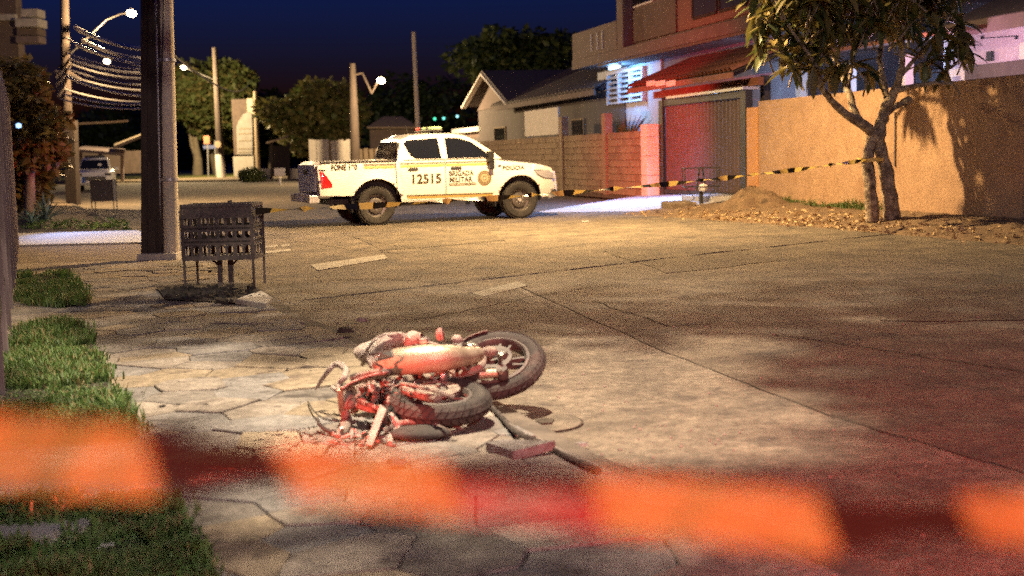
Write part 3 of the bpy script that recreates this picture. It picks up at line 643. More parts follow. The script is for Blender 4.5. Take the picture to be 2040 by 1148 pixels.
# ---- gabled house further on
gh = sroot('gabled_house', 44, 5, 'dark tiled bungalow with white edged gable behind the block wall', 'house')
Bh = 2.2
aF, aM, aN = SP(925, 215, Bh)[0], SP(962, 150, Bh)[0], SP(1012, 206, Bh)[0]; zA = SP(962, 148, Bh)[1]; zL = SP(925, 215, Bh)[1]; zE2 = SP(1010, 208, Bh)[1]
wallbox('wall', SP(1172, 200, Bh)[0] - 2.5, aF - 1, Bh + .5, Bh + 9, .1, zE2 + .05, MT['grey_wall'], parent=gh)
b = MB(); b.plate([ST(aF - 1.0, Bh + .45, zE2), ST(aN + .6, Bh + .45, zE2), ST(aM, Bh + .45, zA - .35)], SN, .1); b.build('gable_wall', MT['cream_wall'], gh)
for p, q in (((aF + .2, zL), (aM, zA)), ((aM, zA), (aN, zE2))):
    b = MB(); b.bar(ST(p[0], Bh, p[1]), ST(q[0], Bh, q[1]), .08, .26, up=SN); b.build('bargeboard', MT['white_wall'], gh)
b = MB(); b.plate([ST(aF + .3, Bh - .05, zL + .05), ST(aM, Bh - .05, zA + .1), ST(aM, Bh + 6, zA + .1), ST(aF + .3, Bh + 6, zL + .05)], (0, 0, 1), .08); b.plate([ST(aM, Bh - .05, zA + .1), ST(aN, Bh - .05, zE2 + .08), ST(aN, Bh + 6, zE2 + .08), ST(aM, Bh + 6, zA + .1)], (0, 0, 1), .08); b.build('gable_roof', MT['old_tile'], gh)
aN2 = SP(1172, 188, Bh)[0] - 1; zr = zA + .1; zb = zE2 - .02
b = MB(); nn = 60
for i in range(nn):
    f0, f1 = i / nn, (i + 1) / nn
    x0, x1 = aN + 3 + (aN2 - aN - 3) * f0, aN + 3 + (aN2 - aN - 3) * f1; d = .05 * (i % 2)
    b.plate([ST(x0, Bh - .1, zb + d), ST(x1, Bh - .1, zb + d), ST(x1, Bh + 4, zr + d), ST(x0, Bh + 4, zr + d)], (0, 0, 1), .07)
b.build('main_roof', MT['old_tile'], gh)
b = MB(); b.sbox(aN2, aN + 2, Bh - .12, Bh - .05, zb - .2, zb); b.build('eaves_board', MT['cream_wall'], gh)
for u0, u1 in ((985, 1008), (1140, 1165)):
    a0, a1 = SP(u0, 240, Bh + .5)[0], SP(u1, 240, Bh + .5)[0]; window(min(a0, a1), max(a0, a1), 1.3, 2.6, Bh + .49, gh, 2, 1, MT['wood'], MT['glass_dark'])
# low pale garage left of it
gg = sroot('low_garage', 60, 4, 'low pale flat-roofed garage seen over the pickup cab', 'garage')
a0, a1 = SP(912, 260, 3)[0], SP(968, 260, 3)[0]; wallbox('wall', a1, a0, 3, 8, .1, 2.5, MT['cream_wall'], parent=gg); wallbox('roof_edge', a1 - .2, a0 + .3, 2.7, 8.2, 2.5, 2.75, MT['white_wall'], parent=gg)
wallbox('door', a1 + .6, a0 - .6, 2.95, 2.996, .1, 2.2, MT['grey_wall'], parent=gg)
# ---- heap of earth, broken slab, small bin stand
r = random.Random(8); c0 = Vector(ST(10.35, -.95, .13)); dh = MB(); rows = []
for i in range(13):
    rr = 1.15 * i / 12; row = []
    for j in range(29):
        an = 6.2832 * j / 28; k = 1 + .13 * math.sin(3 * an + 1) + .08 * math.sin(7 * an); h = .40 * max(0, math.cos(min(1, rr / 1.15) * 1.57)) ** 1.5 * (1 + .12 * math.sin(5 * an + rr * 9))
        row.append(c0 + SA * (math.cos(an) * rr * k * .85) + SN * (math.sin(an) * rr * k * .75) + Vector((0, 0, h - .03 + (r.uniform(-.02, .03) if 0 < i < 12 and j < 28 else 0))))
    row[-1] = row[0]; rows.append(row)
dh.grid(rows); tag(dh.build('earth_heap', MT['dirt'], smooth=True, origin=c0), 'heap of loose brown earth on the verge right of the gate', 'earth heap')
p = G(1352, 412, .12); b = MB(); b.box(p + Vector((0, 0, .03)), (.62, .5, .16), Matrix.Rotation(.3, 3, 'Z') @ Matrix.Rotation(.06, 3, 'X')); tag(b.build('concrete_block', MT['sand'], origin=p, bevel=.03), 'broken concrete block lying at the edge of the driveway', 'block')
bs = G(1397, 412, .06); rt_ = thing('bin_stand', bs, 'thin black metal bin stand with white knob in front of the gate', 'bin stand')
b = MB(); b.tube([bs, bs + Vector((0, 0, .42))], .045); b.build('post', MT['black_metal'], rt_)
b = MB()
zb_, zt_ = .40, .86
for dx, dy in ((-.38, -.2), (.38, -.2), (.38, .2), (-.38, .2)): b.bar(bs + Vector((dx, dy, zb_ + .05)), bs + Vector((dx, dy, zt_)), .02)
for z in (zb_ + .05, zt_):
    q = [bs + Vector((dx, dy, z)) for dx, dy in ((-.38, -.2), (.38, -.2), (.38, .2), (-.38, .2))]
    for i in range(4): b.bar(q[i], q[(i + 1) % 4], .022)
b.build('basket_frame', MT['black_metal'], rt_)
MT['mesh_dark'] = mat('dark_mesh', (.05, .04, .035), .6, (.08, .065, .055), 20)
for dx in (-.1, .1): b = MB(); b.bar(bs + Vector((dx, 0, .36)), bs + Vector((dx * .3, 0, zt_ + .02)), .04); b.build('upright', MT['black_metal'], rt_)
for dx in (-.4, .4): b = MB(); b.tube([bs + Vector((dx, -.05, .02)), bs + Vector((dx * .35, 0, .2)), bs + Vector((dx * .95, 0, .46))], .01, 5); b.build('strut', MT['black_metal'], rt_)
b = MB(); b.lathe([(.001, -.1), (.07, -.08), (.1, 0), (.07, .08), (.001, .1)], bs + Vector((.03, -.1, .42)), (1, .2, 0), 14); b.build('white_knob', MT['white_wall'], rt_, smooth=True)
# ================================================================== LEFT SIDE
# fence of vertical boards on the left edge
fl = thing('board_fence', (FX(12), 12, 0), 'tall weathered board fence at the left edge of the photo', 'fence')
r = random.Random(31)
y = 4.2; k = 0
while y < 21:
    w_ = .16; y2 = y + w_; x, x2 = FX(y) - .15, FX(y2) - .15
    if k % 9 == 8:
        b = MB(); b.prism([(x - .02, y), (x + .1, y + .02), (x2 + .1, y2 - .02), (x2 - .12, y2)], .0, 2.42); b.build('post', MT['fence_board'], fl, bevel=.01)
    else:
        b = MB(); h = 2.28 + r.uniform(-.03, .03); t = r.uniform(.018, .03); b.prism([(x - .02, y + .006), (x + t, y + .006), (x2 + t, y2 - .006), (x2 - .02, y2 - .006)], .1, h); b.build('board', MT['fence_board'], fl)
    y = y2; k += 1
for z in (.45, 2.0):
    b = MB(); b.bar((FX(4.2) - .1, 4.2, z), (FX(21) - .1, 21, z), .05, .1); b.build('rail', MT['dark_wood'], fl)
# utility pole by the bin, with a dark timber beside it
pb = G(341, 516, .08); up = thing('utility_pole', pb, 'pale round concrete utility pole joined to a dark timber post by the litter cage', 'utility pole')
def at_z(u0, v0, yy): return D(u0, v0, yy)
b = MB(); b.tube([pb + Vector((0, 0, -.2)), pb + Vector((.10, 0, 3)), pb + Vector((.30, 0, 9.4))], [.105, .098, .075], 16); b.build('concrete_pole', MT['pole'], up, smooth=True)
pd = G(313, 517, .08); b = MB(); q = pd - Vector((0, -.02, .2)); b.bar(pd + Vector((-.03, .05, -.1)), pd + Vector((.50, .05, 9.3)), .21, .22); b.build('timber_post', MT['dark_wood'], up, bevel=.01)
pe = G(289, 518, .08); b = MB(); b.bar(pe, pe + Vector((.5, 0, 9)), .085, .08); b.build('conduit', MT['dark_wood'], up)
b = MB(); b.box(((pd + pe) / 2 + Vector((.12, 0, .03))), (.52, .34, .12)); b.build('footing', MT['concrete'], up, bevel=.015)
for z in (1.05, 2.6, 3.7, 4.3):
    b = MB(); b.lathe([(.112, -.02), (.118, -.02), (.118, .02), (.112, .02)], pb + Vector((.032 * z, 0, z)), (0, 0, 1), 16, closed=True); b.build('band', MT['galv'], up, smooth=True)
b = MB(); b.tube([pb + Vector((-.11, -.06, .05)), pb + Vector((0, -.09, 3)), pb + Vector((.16, -.07, 8))], .014, 6); b.build('earth_cable', MT['galv'], up)
for i in range(3):
    b = MB(); b.tube([pd + Vector((.17 - .03 * i, -.1, 1.8 + i)), pd + Vector((.36, -.11, 4)), pd + Vector((.5 + .03 * i, -.1, 8))], .011, 5); b.build('cable', MT['black_metal'], up)
# street lamp head on this pole's arm, above the frame
ah = pb + Vector((5.0, 4.9, 5.8))
b = MB(); b.tube([pb + Vector((.2, 0, 5.9)), pb + Vector((1.6, 1.6, 6.1)), ah + Vector((0, 0, .05))], [.035, .03, .025], 8); b.build('lamp_arm', MT['galv'], up, smooth=True)
b = MB(); b.box(ah + Vector((.2, .06, 0)), (.6, .24, .12), Matrix.Rotation(.29, 3, 'Z')); b.build('lamp_head', MT['galv'], up, bevel=.03)
b = MB(); b.box(ah + Vector((.2, .06, -.075)), (.36, .16, .02), Matrix.Rotation(.29, 3, 'Z')); b.build('lamp_lens', emis('warm_glow', (1, .72, .4), 10), up)
light('street_lamp_light', 'SPOT', ah + Vector((.2, .06, -.12)), LAMP_A, (1.0, .65, .29), up, .12, spot=172, blend=.6)
# litter cage on legs
def litter_cage(base, w, d, zb, zt, rz, label, group, big=True):
    root = thing('litter_cage', base, label, 'litter bin', group, rz); B_ = MT['rust_metal']
    co = [(-w / 2, -d / 2), (w / 2, -d / 2), (w / 2, d / 2), (-w / 2, d / 2)]
    for (x, y) in co:
        b = MB(); b.bar((x, y, 0), (x, y, zt), .022); b.build('leg', B_, root, local=True)
    for z in (zb, zt):
        for i in range(4):
            p, q = co[i], co[(i + 1) % 4]; b = MB(); b.bar((*p, z), (*q, z), .03, .03); b.build('rim', B_, root, local=True)
    for i in range(4):                               # pierced sheet sides: rows of scroll bars and slots
        p, q = Vector(co[i]), Vector(co[(i + 1) % 4]); L = (q - p).length; dr = (q - p) / L; b = MB()
        n = max(4, int(L / .085))
        def pt(t, z): c = p + dr * (L * t); return Vector((c.x, c.y, z))
        hh = zt - zb
        if not big:
            b.plate([pt(0, zb), pt(1, zb), pt(1, zt), pt(0, zt)], (dr.y, -dr.x, 0), .006); b.build('side_panel', B_, root, local=True); continue
        b.plate([pt(.02, zb + hh * .80), pt(.98, zb + hh * .80), pt(.98, zt), pt(.02, zt)], (dr.y, -dr.x, 0), .004)
        for zz in (.02, .30, .34, .55, .59, .80): b.bar(pt(0, zb + hh * zz), pt(1, zb + hh * zz), .012, .04)
        for k in range(n + 1): b.bar(pt(k / n, zb), pt(k / n, zb + hh * .81), .006, .024 if k % 2 else .04, up=(dr.x, dr.y, 0))
        for k in range(n):
            for zz, fl_ in ((.06, 1), (.36, -1), (.62, 1)):
                c = pt((k + .5) / n, zb + hh * (zz + .10)); pts = []
                for j in range(9):
                    an = math.pi * j / 8; pts.append(c + Vector((dr.x, dr.y, 0)) * math.cos(an) * L / n * .46 + Vector((0, 0, 1)) * math.sin(an) * .05 * fl_)
                b.tube(pts, .009, 4)
        b.build('side_panel', B_, root, local=True)
    b = MB(); b.plate([(*c, zb + .01) for c in co], (0, 0, 1), .012); b.build('floor_plate', B_, root, local=True)
    return root
bc = (G(378, 566, .1) + G(515, 577, .1)) / 2; bc.z = .09
lc = litter_cage(bc + Vector((0, .12, 0)), .70, .42, .30, .83, -.06, 'rusty pierced metal litter cage on thin legs beside the pole', 'litter cages')
for dx in (-.05, .06):
    b = MB(); b.bar((dx, 0, -.05), (dx, 0, .3), .045); b.build('stem', MT['rust_metal'], lc, local=True)
for s in (-1, 1):
    b = MB(); b.bar((.005 + s * .05, 0, .2), (.005 + s * .16, 0, .3), .018); b.build('brace', MT['rust_metal'], lc, local=True)
b = MB(); b.tube([(.12, -.2, .83), (.13, -.2, .87), (.15, -.2, .875), (.16, -.2, .83)], .012, 5); b.build('hinge', MT['rust_metal'], lc, local=True)
struct(sheet('tree_pit', PIT, .098, MT['soil']))
r = random.Random(12); b = MB()
for k in range(120):
    u, v = r.uniform(320, 520), r.uniform(570, 602)
    if not inside(tuple(G(u, v, .1).xy), PIT): continue
    b.box(G(u, v, .105), (r.uniform(.02, .1), r.uniform(.02, .06), r.uniform(.02, .05)), Euler((r.uniform(-.4, .4), r.uniform(-.4, .4), r.uniform(0, 3))).to_matrix())
tag(b.build('rubble', MT['soil']), 'dark lumps of soil and litter in the pit under the litter cage', 'rubble', kind='stuff')
b = MB(); q = [G(468, 596, .13), G(520, 578, .13), G(543, 592, .13), G(530, 604, .13)]; b.plate(q, (0, 0, 1), -.05); tag(b.build('pit_slab', MT['concrete'], origin=G(510, 600, .1), bevel=.008), 'loose concrete slab lying at the edge of the litter cage pit', 'slab')
b2 = G(209, 424, .08); litter_cage(b2, .55, .4, .32, .84, .1, 'small dark closed litter bin on thin legs in front of the patrol car', 'litter cages', big=False)
# second utility pole with cross-arm, lamp and wires
p2 = G(146, 404, .08); py_ = p2.y
u2 = thing('utility_pole', p2, 'dark timber utility pole with cross-arm and lit lamp behind the hedge', 'utility pole')
top2 = D(128, -60, py_)
b = MB(); b.bar(p2 - Vector((0, 0, .2)), D(140, 240, py_), .42, .36); b.build('lower_pole', MT['dark_wood'], u2)
b = MB(); b.tube([D(137, 330, py_), D(130, 100, py_), top2], [.17, .15, .12], 10); b.build('upper_pole', MT['dark_wood'], u2, smooth=True)
b = MB(); b.bar(D(118, 132, py_), D(160, 160, py_), .12, .12); b.build('cross_arm', MT['dark_wood'], u2)
b = MB(); b.box(D(124, 168, py_), (.35, .4, .9)); b.build('transformer', MT['rust_metal'], u2, bevel=.05)
lp = D(262, 26, py_ + .6)
b = MB(); b.tube([D(140, 107, py_), D(176, 74, py_), D(212, 40, py_), D(240, 28, py_ + .4), lp], [.04, .035, .03, .03, .025], 8); b.build('lamp_arm', MT['black_metal'], u2, smooth=True)
def lamp_head(root, p, s, glow, energy, col, dim=1):
    b = MB(); b.lathe([(.001, .16 * s), (.07 * s, .15 * s), (.10 * s, .10 * s), (.09 * s, .08 * s)], p, (.2, 0, 1), 14); b.build('lamp_shade', MT['galv'], root, smooth=True)
    b = MB(); b.lathe([(.001, -.16 * s), (.10 * s, -.14 * s), (.17 * s, -.07 * s), (.19 * s, .0), (.15 * s, .07 * s), (.08 * s, .11 * s)], p, (.2, 0, 1), 14); b.build('lamp_globe', emis('lamp_glow', (1, .78, .5), glow), root, smooth=True)
    if energy: light('lamp_light', 'POINT', p + Vector((0, -1.6, -.9)), energy, col, root, .2)
lamp_head(u2, lp, .85, 40, 5200, (1, .64, .30))
# wires
MT['wire_pale'] = mat('pale_cable', (.62, .60, .56), .5)
def wire(name, p, q, sag, r_, m, label, group='overhead wires'):
    p, q = Vector(p), Vector(q); pts = [p.lerp(q, t / 14) - Vector((0, 0, sag * 4 * (t / 14) * (1 - t / 14))) for t in range(15)]
    b = MB(); b.tube(pts, r_, 5); return tag(b.build(name, m, origin=p), label, 'wire', group)
pa_ = pd + Vector((-.1, .0, 0))
wl = [(190, 62, 292, 100, .03, 'twisted pale cable, uppermost of the wires left of the timber post'), (196, 68, 292, 96, .03, 'pale cable just below the uppermost wire left of the timber post'), (205, 88, 290, 118, .028, 'bright cable, third wire from the top left of the timber post'),
      (172, 98, 290, 124, .022, 'thin cable running below the bright cables to the timber post'), (158, 124, 290, 146, .022, 'thin cable running past the small lit lamp to the timber post'), (160, 135, 290, 157, .018, 'faint cable under the small lit lamp, near the timber post'),
      (150, 155, 290, 181, .018, 'faint drooping cable in the middle of the wire bundle'), (150, 160, 290, 192, .02, 'pale drooping cable low in the wire bundle'), (145, 184, 290, 204, .018, 'low violet tinted cable above the far roofs'), (142, 194, 290, 208, .016, 'lowest cable left of the timber post above the far roofs'), (165, 80, 290, 133, .014, 'slack thin cable crossing under the bright upper cables'), (150, 112, 290, 138, .014, 'thin cable just above the small lit lamp'), (148, 142, 290, 170, .014, 'thin slack cable midway down the wire bundle'), (140, 205, 290, 216, .014, 'faint cable brushing the dark tree tops at the left')]
for u0, v0, u1, v1, rr, lb in wl:
    wire('overhead_wire', D(u0 - 40 if v0 < 90 else u0 - 20, v0 - 8, py_), D(u1, v1, 38), .12, rr * 2.2, MT['wire_pale'], lb)
wire('overhead_wire', D(345, 110, 18), D(500, 160, 80), .6, .02, MT['black_metal'], 'dark wire running right from the pale pole to the far trees')
wire('overhead_wire', D(72, 247, 55), D(255, 241, 55), .05, .05, MT['wood'], 'level pale pole-like cable between hedge and timber post')
# foliage helper: many small leaf faces through the crown's volume
def leaf_cloud(b, c, rad, n, size, r, shell=.45, mats=2, droop=.3):
    c = Vector(c)
    for k in range(n):
        d = Vector((r.gauss(0, 1), r.gauss(0, 1), r.gauss(0, 1))).normalized() * (shell + (1 - shell) * r.random() ** .6)
        p = c + Vector((d.x * rad[0], d.y * rad[1], d.z * rad[2])); L = size * r.uniform(.6, 1.4); w_ = L * r.uniform(.3, .5)
        t = Vector((d.x + r.uniform(-.8, .8), d.y + r.uniform(-.8, .8), d.z * .4 - droop + r.uniform(-.6, .6))).normalized(); s = t.cross(Vector((r.uniform(-1, 1), r.uniform(-1, 1), 1))).normalized(); nn_ = s.cross(t) * w_ * .25
        b.mi = r.randrange(mats); b.add([p, p + t * L * .5 + s * w_ - nn_, p + t * L, p + t * L * .5 - s * w_ - nn_], [(0, 1, 2), (0, 2, 3)])
def tree(name, base, clumps, label, trunk, mats, size=.3, seed=1, n=170, group=None, cat='tree'):
    r = random.Random(seed); root = thing(name, base, label, cat, group); b = MB()
    for (c, rad) in clumps: leaf_cloud(b, c, rad, n, size, r, mats=len(mats))
    b.build('crown', mats, root, fix=False)
    for pts, rr in trunk:
        b = MB(); b.tube(pts, rr, 9); b.build('trunk', MT['bark_far'], root, smooth=True)
    return root
# hedge / shrub behind the fence
r = random.Random(14); cl = []
for k in range(26):
    v = r.uniform(150, 250); u = r.uniform(10, 30 + (v - 130) * .62); cl.append((D(u, v, 27 + r.uniform(0, 3)), (.45, .45, .4)))
for k in range(26):
    v = r.uniform(250, 385); u = r.uniform(15, 96 - max(0, v - 330) * .5); cl.append((D(u, v, 29 + r.uniform(0, 3)), (.5, .5, .45)))
tree('hedge_tree', G(75, 432, .08), cl, 'bushy shrub lit orange and red above dark lower leaves, behind the fence', [([Vector((*D(58, 420, 29.5).xy, .05)), D(60, 330, 29.5), D(55, 230, 29)], [.14, .1, .05])], [MT['leaf2'], MT['leaf_hedge'], MT['leaf_hedge']], .22, 5, 150)
sp1 = spiky('agave', G(92, 438, .08), 34, .75, .035, MT['agave'], 'pale bluish spiky agave on the left beyond the driveway', seed=6, droop=.25)
sp2 = spiky('agave', G(62, 445, .08), 20, .5, .03, MT['agave'], 'smaller spiky agave against the left fence', seed=7, droop=.3)
r = random.Random(15); b = MB()
for k in range(160):
    c = G(r.uniform(50, 250), r.uniform(440, 456), .09); leaf_cloud(b, c, (.1, .1, .08), 5, .09, r, mats=2)
tag(b.build('ground_cover', [MT['grass'], MT['grass2']], fix=False), 'low leafy ground cover along the far edge of the left driveway', 'plants', kind='stuff')
# cool porch light of the left property, hidden behind the fence line
pl = thing('porch_lamp', (-10.9, 23.3, 3.2), 'small blue-white porch lamp shining through the hedge at the left', 'lamp')
pp = D(37, 250, 25.5); pl.location = pp; pl['_o'] = tuple(pp)
b = MB(); b.lathe([(.001, -.06), (.05, -.04), (.055, .025), (.001, .05)], pp, (0, 0, 1), 12); b.build('lamp_globe', emis('blue_glow', (.3, .55, 1.0), 2.5), pl, smooth=True)
b = MB(); b.bar(pp + Vector((-.6, .05, .1)), pp + Vector((0, .05, .06)), .04); b.build('bracket', MT['black_metal'], pl)
light('porch_lamp_light', 'SPOT', pp + Vector((.4, -1.3, -.1)), 700, (.28, .44, 1.0), pl, .1, target=(FX(22) + 2.2, 22.2, 0), spot=75, blend=.8)
# ================================================================== FAR SIDE
r = random.Random(41)
def clumps(u0, u1, v0, v1, y, n, rad, rnd_):
    out = []
    cu, cv, ru, rv_ = (u0 + u1) / 2, (v0 + v1) / 2, (u1 - u0) / 2, (v1 - v0) / 2
    while len(out) < n:
        a, c = rnd_.uniform(-1, 1), rnd_.uniform(-1, 1)
        if a * a + c * c > 1: continue
        out.append((D(cu + a * ru, cv + c * rv_, y + rnd_.uniform(-2.5, 2.5)), (rad * rnd_.uniform(.7, 1.3), rad * rnd_.uniform(.7, 1.3), rad * .7 * rnd_.uniform(.7, 1.3))))
    return out
Y1 = 104
tb = Vector((*D(394, 347, Y1).xy, .15))
tree('park_tree', tb, clumps(340, 505, 125, 262, Y1, 46, 1.1, r), 'broad green tree with forked pale trunk on the lawn, right of the pale pole',
     [([tb, D(394, 318, Y1), D(389, 280, Y1), D(386, 230, Y1)], [.45, .36, .22, .12]), ([D(394, 320, Y1), D(383, 290, Y1), D(376, 250, Y1)], [.25, .2, .1])], [MT['leaf_far'], MT['leaf_far'], MT['leaf_far2']], .5, 42, 190)
tb = Vector((*D(432, 345, Y1 + 4).xy, .15))
tree('park_tree', tb, clumps(400, 520, 180, 290, Y1 + 5, 20, 1.0, r), 'second green tree with a leaning trunk behind the road signs',
     [([tb, D(424, 312, Y1 + 4), D(412, 285, Y1 + 4), D(420, 240, Y1 + 4)], [.35, .3, .22, .12])], [MT['leaf_far'], MT['leaf_far2']], .5, 43, 170)
tb = Vector((*D(640, 330, 88).xy, .1))
tree('street_tree', tb, clumps(545, 705, 168, 275, 88, 42, 1.0, r) + clumps(580, 700, 230, 300, 88, 14, .8, r), 'rounded olive tree standing behind the pale plank fence, left of the lamp',
     [([tb, D(638, 285, 88), D(640, 240, 88)], [.3, .25, .12]), ([D(638, 290, 88), D(605, 250, 88)], [.15, .08])], [MT['leaf_far2'], MT['leaf_far'], MT['leaf_far2']], .45, 44, 190)
tb = Vector((*D(540, 335, 112).xy, .1))
tree('background_tree', tb, clumps(505, 590, 190, 310, 112, 22, 1.2, r), 'dark green tree between the monument and the olive tree', [([tb, D(540, 250, 112)], [.3, .15])], [MT['leaf_far'], MT['leaf3']], .5, 45, 150)
tb = Vector((*D(850, 330, 120).xy, .1))
tree('background_tree', tb, clumps(720, 960, 165, 290, 122, 34, 2.0, r), 'dark unlit tree mass behind the street lamp and the pickup cab', [([tb, D(850, 250, 120)], [.4, .2])], [MT['leaf3'], MT['leaf3']], .6, 46, 150)
tb = Vector((*D(1050, 280, 95).xy, .1))
tree('background_tree', tb, clumps(925, 1150, 70, 175, 92, 46, 1.3, r), 'tall dark tree rising behind the gabled bungalow', [([tb, D(1050, 150, 95)], [.5, .25])], [MT['leaf_far'], MT['leaf3']], .55, 47, 170)
tb = Vector((*D(230, 320, 140).xy, .1))
tree('background_tree', tb, clumps(140, 350, 215, 320, 140, 36, 2.2, r), 'low dark tree line behind the carport at the far left', [([tb, D(230, 270, 140)], [.4, .2])], [MT['leaf3'], MT['leaf3']], .7, 48, 140)
# continuous dark wood along the horizon
b = MB(); rr = random.Random(49)
for k in range(90):
    u = rr.uniform(-100, 1250); leaf_cloud(b, D(u, 300 - .0259 * (u - 1020) * -1 * 0 + rr.uniform(-40, 10), 165 + rr.uniform(0, 20)), (4, 3, 3), 90, 1.2, rr, mats=1)
tag(b.build('distant_wood', [MT['leaf3']], fix=False), 'unlit dark wood along the horizon behind everything', 'trees', kind='stuff')
# monument tablet on pedestal
my = 96; mp = Vector((*D(490, 350, my).xy, .1)); mo = thing('monument', mp, 'tall pale stone tablet on a concrete pedestal beyond the junction', 'monument')
def dbox(name, u0, v0, u1, v1, y, dep, m, parent, bevel=0):
    p0, p1 = D(u0, v0, y), D(u1, v1, y); b = MB(); b.hexa([Vector((p0.x, y, p0.z)), Vector((p1.x, y, p0.z)), Vector((p1.x, y + dep, p0.z)), Vector((p0.x, y + dep, p0.z)), Vector((p0.x, y, p1.z)), Vector((p1.x, y, p1.z)), Vector((p1.x, y + dep, p1.z)), Vector((p0.x, y + dep, p1.z))]); return b.build(name, m, parent, bevel=bevel)
dbox('pedestal', 466, 354, 505, 311, my, 1.2, MT['concrete'], mo, .03)
MT['tablet'] = mat('tablet_stone', (.34, .32, .30), .85, (.25, .235, .22), 3, .4)
dbox('backing_slab', 466, 309, 500, 197, my + .3, .3, MT['dark_wall'], mo, .03)
pts = [D(472, 308, my), D(503, 308, my), D(503, 250, my), D(501, 226, my), D(494, 223, my), D(484, 228, my), D(474, 244, my), D(471, 252, my)]
b = MB(); b.plate(pts, (0, 1, 0), .25); b.build('tablet', MT['tablet'], mo, bevel=.02)
for v in (256, 266, 280, 296, 303): dbox('inscription_line', 475, v + 1.5, 501, v - 1, my - .04, .035, MT['bark_far'], mo)
dbox('side_post', 497, 310, 503, 196, my + .25, .2, MT['pole'], mo)
# poles and signs beyond the junction
def vpole(name, u0, vb, u1, vt, y, r0, r1, m, label, cat='pole', group=None):
    p = Vector((*D(u0, vb, y).xy, .05)); b = MB(); b.tube([p, p.lerp(D(u1, vt, y), .5), D(u1, vt, y)], [r0, (r0 + r1) / 2, r1], 10); return tag(b.build(name, m, smooth=True, origin=p), label, cat, group)
vpole('pole', 513, 320, 508, 182, 92, .18, .14, MT['wood'], 'bare wooden pole standing just right of the monument')
up3 = vpole('utility_pole', 441, 352, 427, 95, 92, .3, .17, MT['dark_wood'], 'grey utility pole with whitewashed base left of the monument', 'utility pole')
p = D(441, 352, 92); b = MB(); b.tube([Vector((p.x, 92, .08)), D(437, 308, 92)], [.33, .31], 12); o = b.build('white_base', MT['white_wall'], up3, smooth=True)
o.location = (0, 0, 0)
b = MB(); b.tube([D(430, 160, 92), D(395, 146, 92), D(372, 136, 92)], .05, 6); b.build('lamp_arm', MT['black_metal'], up3, smooth=True)
lamp_head(up3, D(366, 134, 91), 1.2, 5, 11000, (1, .72, .36))
vpole('pole', 834, 265, 824, 64, 60, .13, .10, MT['pole'], 'slim bare concrete pole rising behind the pickup cab')
def road_sign(u, vb, vt, y, shapes, label):
    p = Vector((*D(u, vb, y).xy, .05)); root = thing('road_sign', p, label, 'road sign'); b = MB(); b.tube([p, D(u - 2, vt, y)], .06, 8); b.build('post', MT['galv'], root)
    for (u0, v0, u1, v1, m) in shapes: dbox('sign_plate', u0, v1, u1, v0, y - .08, .03, m, root)
MT['sign_red'] = mat('sign_orange_back', (.45, .18, .10), .7); MT['sign_blue'] = mat('sign_blue', (.10, .13, .30), .6)
road_sign(415, 348, 270, 94, [(406, 271, 417, 287, MT['sign_red'])], 'small orange road sign on a thin post left of the monument')
road_sign(430, 350, 280, 97, [(405, 289, 431, 297, MT['sign_blue'])], 'long dark blue street name sign beside the park trees')
# round board on the whitewashed pole
b = MB(); c = D(434, 288, 91.5); b.lathe([(.001, -.02), (.26, -.02), (.26, .02), (.001, .02)], c, (.3, 1, 0), 18); b.build('round_plate', MT['wood'], up3)
# small white sign on a post
p = Vector((*D(558, 372, 62).xy, .06)); ws = thing('white_sign', p, 'small blank white sign on a short post by the far kerb', 'sign')
b = MB(); b.bar(p, D(557, 335, 62), .09, .09); b.build('post', MT['white_wall'], ws); dbox('sign_plate', 547, 351, 567, 335, 61.8, .04, MT['white_wall'], ws)
# low bush
r2 = random.Random(51); b = MB(); c = Vector((*D(505, 366, 76).xy, .1)); bu = thing('bush', c, 'round dark bush in front of the monument pedestal', 'bush')
for k in range(14): leaf_cloud(b, D(r2.uniform(485, 525), r2.uniform(342, 362), 76 + r2.uniform(-.5, .5)), (.3, .3, .28), 130, .16, r2, mats=2)
b.build('crown', [MT['leaf3'], MT['leaf']], bu, fix=False)
b = MB(); b.tube([c, c + Vector((0, 0, .5))], .06, 6); b.build('stem', MT['bark_far'], bu)
# small kiosk with pitched roof, low wall
ky = 78; kp = Vector((*D(560, 350, ky).xy, .1)); ks = thing('kiosk', kp, 'dark little wooden shelter with a slanting roof right of the monument', 'shelter')
for u in (541, 575): 
    b = MB(); b.bar(Vector((*D(u, 350, ky).xy, .1)), D(u, 284, ky), .14); b.build('post', MT['dark_wood'], ks)
dbox('back_panel', 541, 352, 574, 290, ky + .3, .1, MT['dark_wood'], ks)
b = MB(); b.plate([D(530, 287, ky - .6), D(556, 280, ky - .6), D(556, 280, ky + 1), D(530, 287, ky + 1)], (0, 0, 1), .12); b.plate([D(556, 280, ky - .6), D(574, 273, ky - .6), D(574, 273, ky + 1), D(556, 280, ky + 1)], (0, 0, 1), .12); b.build('roof', MT['wood'], ks)
lw_ = thing('low_wall', Vector((*D(560, 352, 80).xy, .1)), 'low pale wall on both sides of the dark wooden shelter', 'wall')
dbox('wall_panel', 522, 358, 540, 336, 79, .2, MT['concrete'], lw_); dbox('wall_panel', 576, 358, 602, 336, 79, .2, MT['concrete'], lw_)
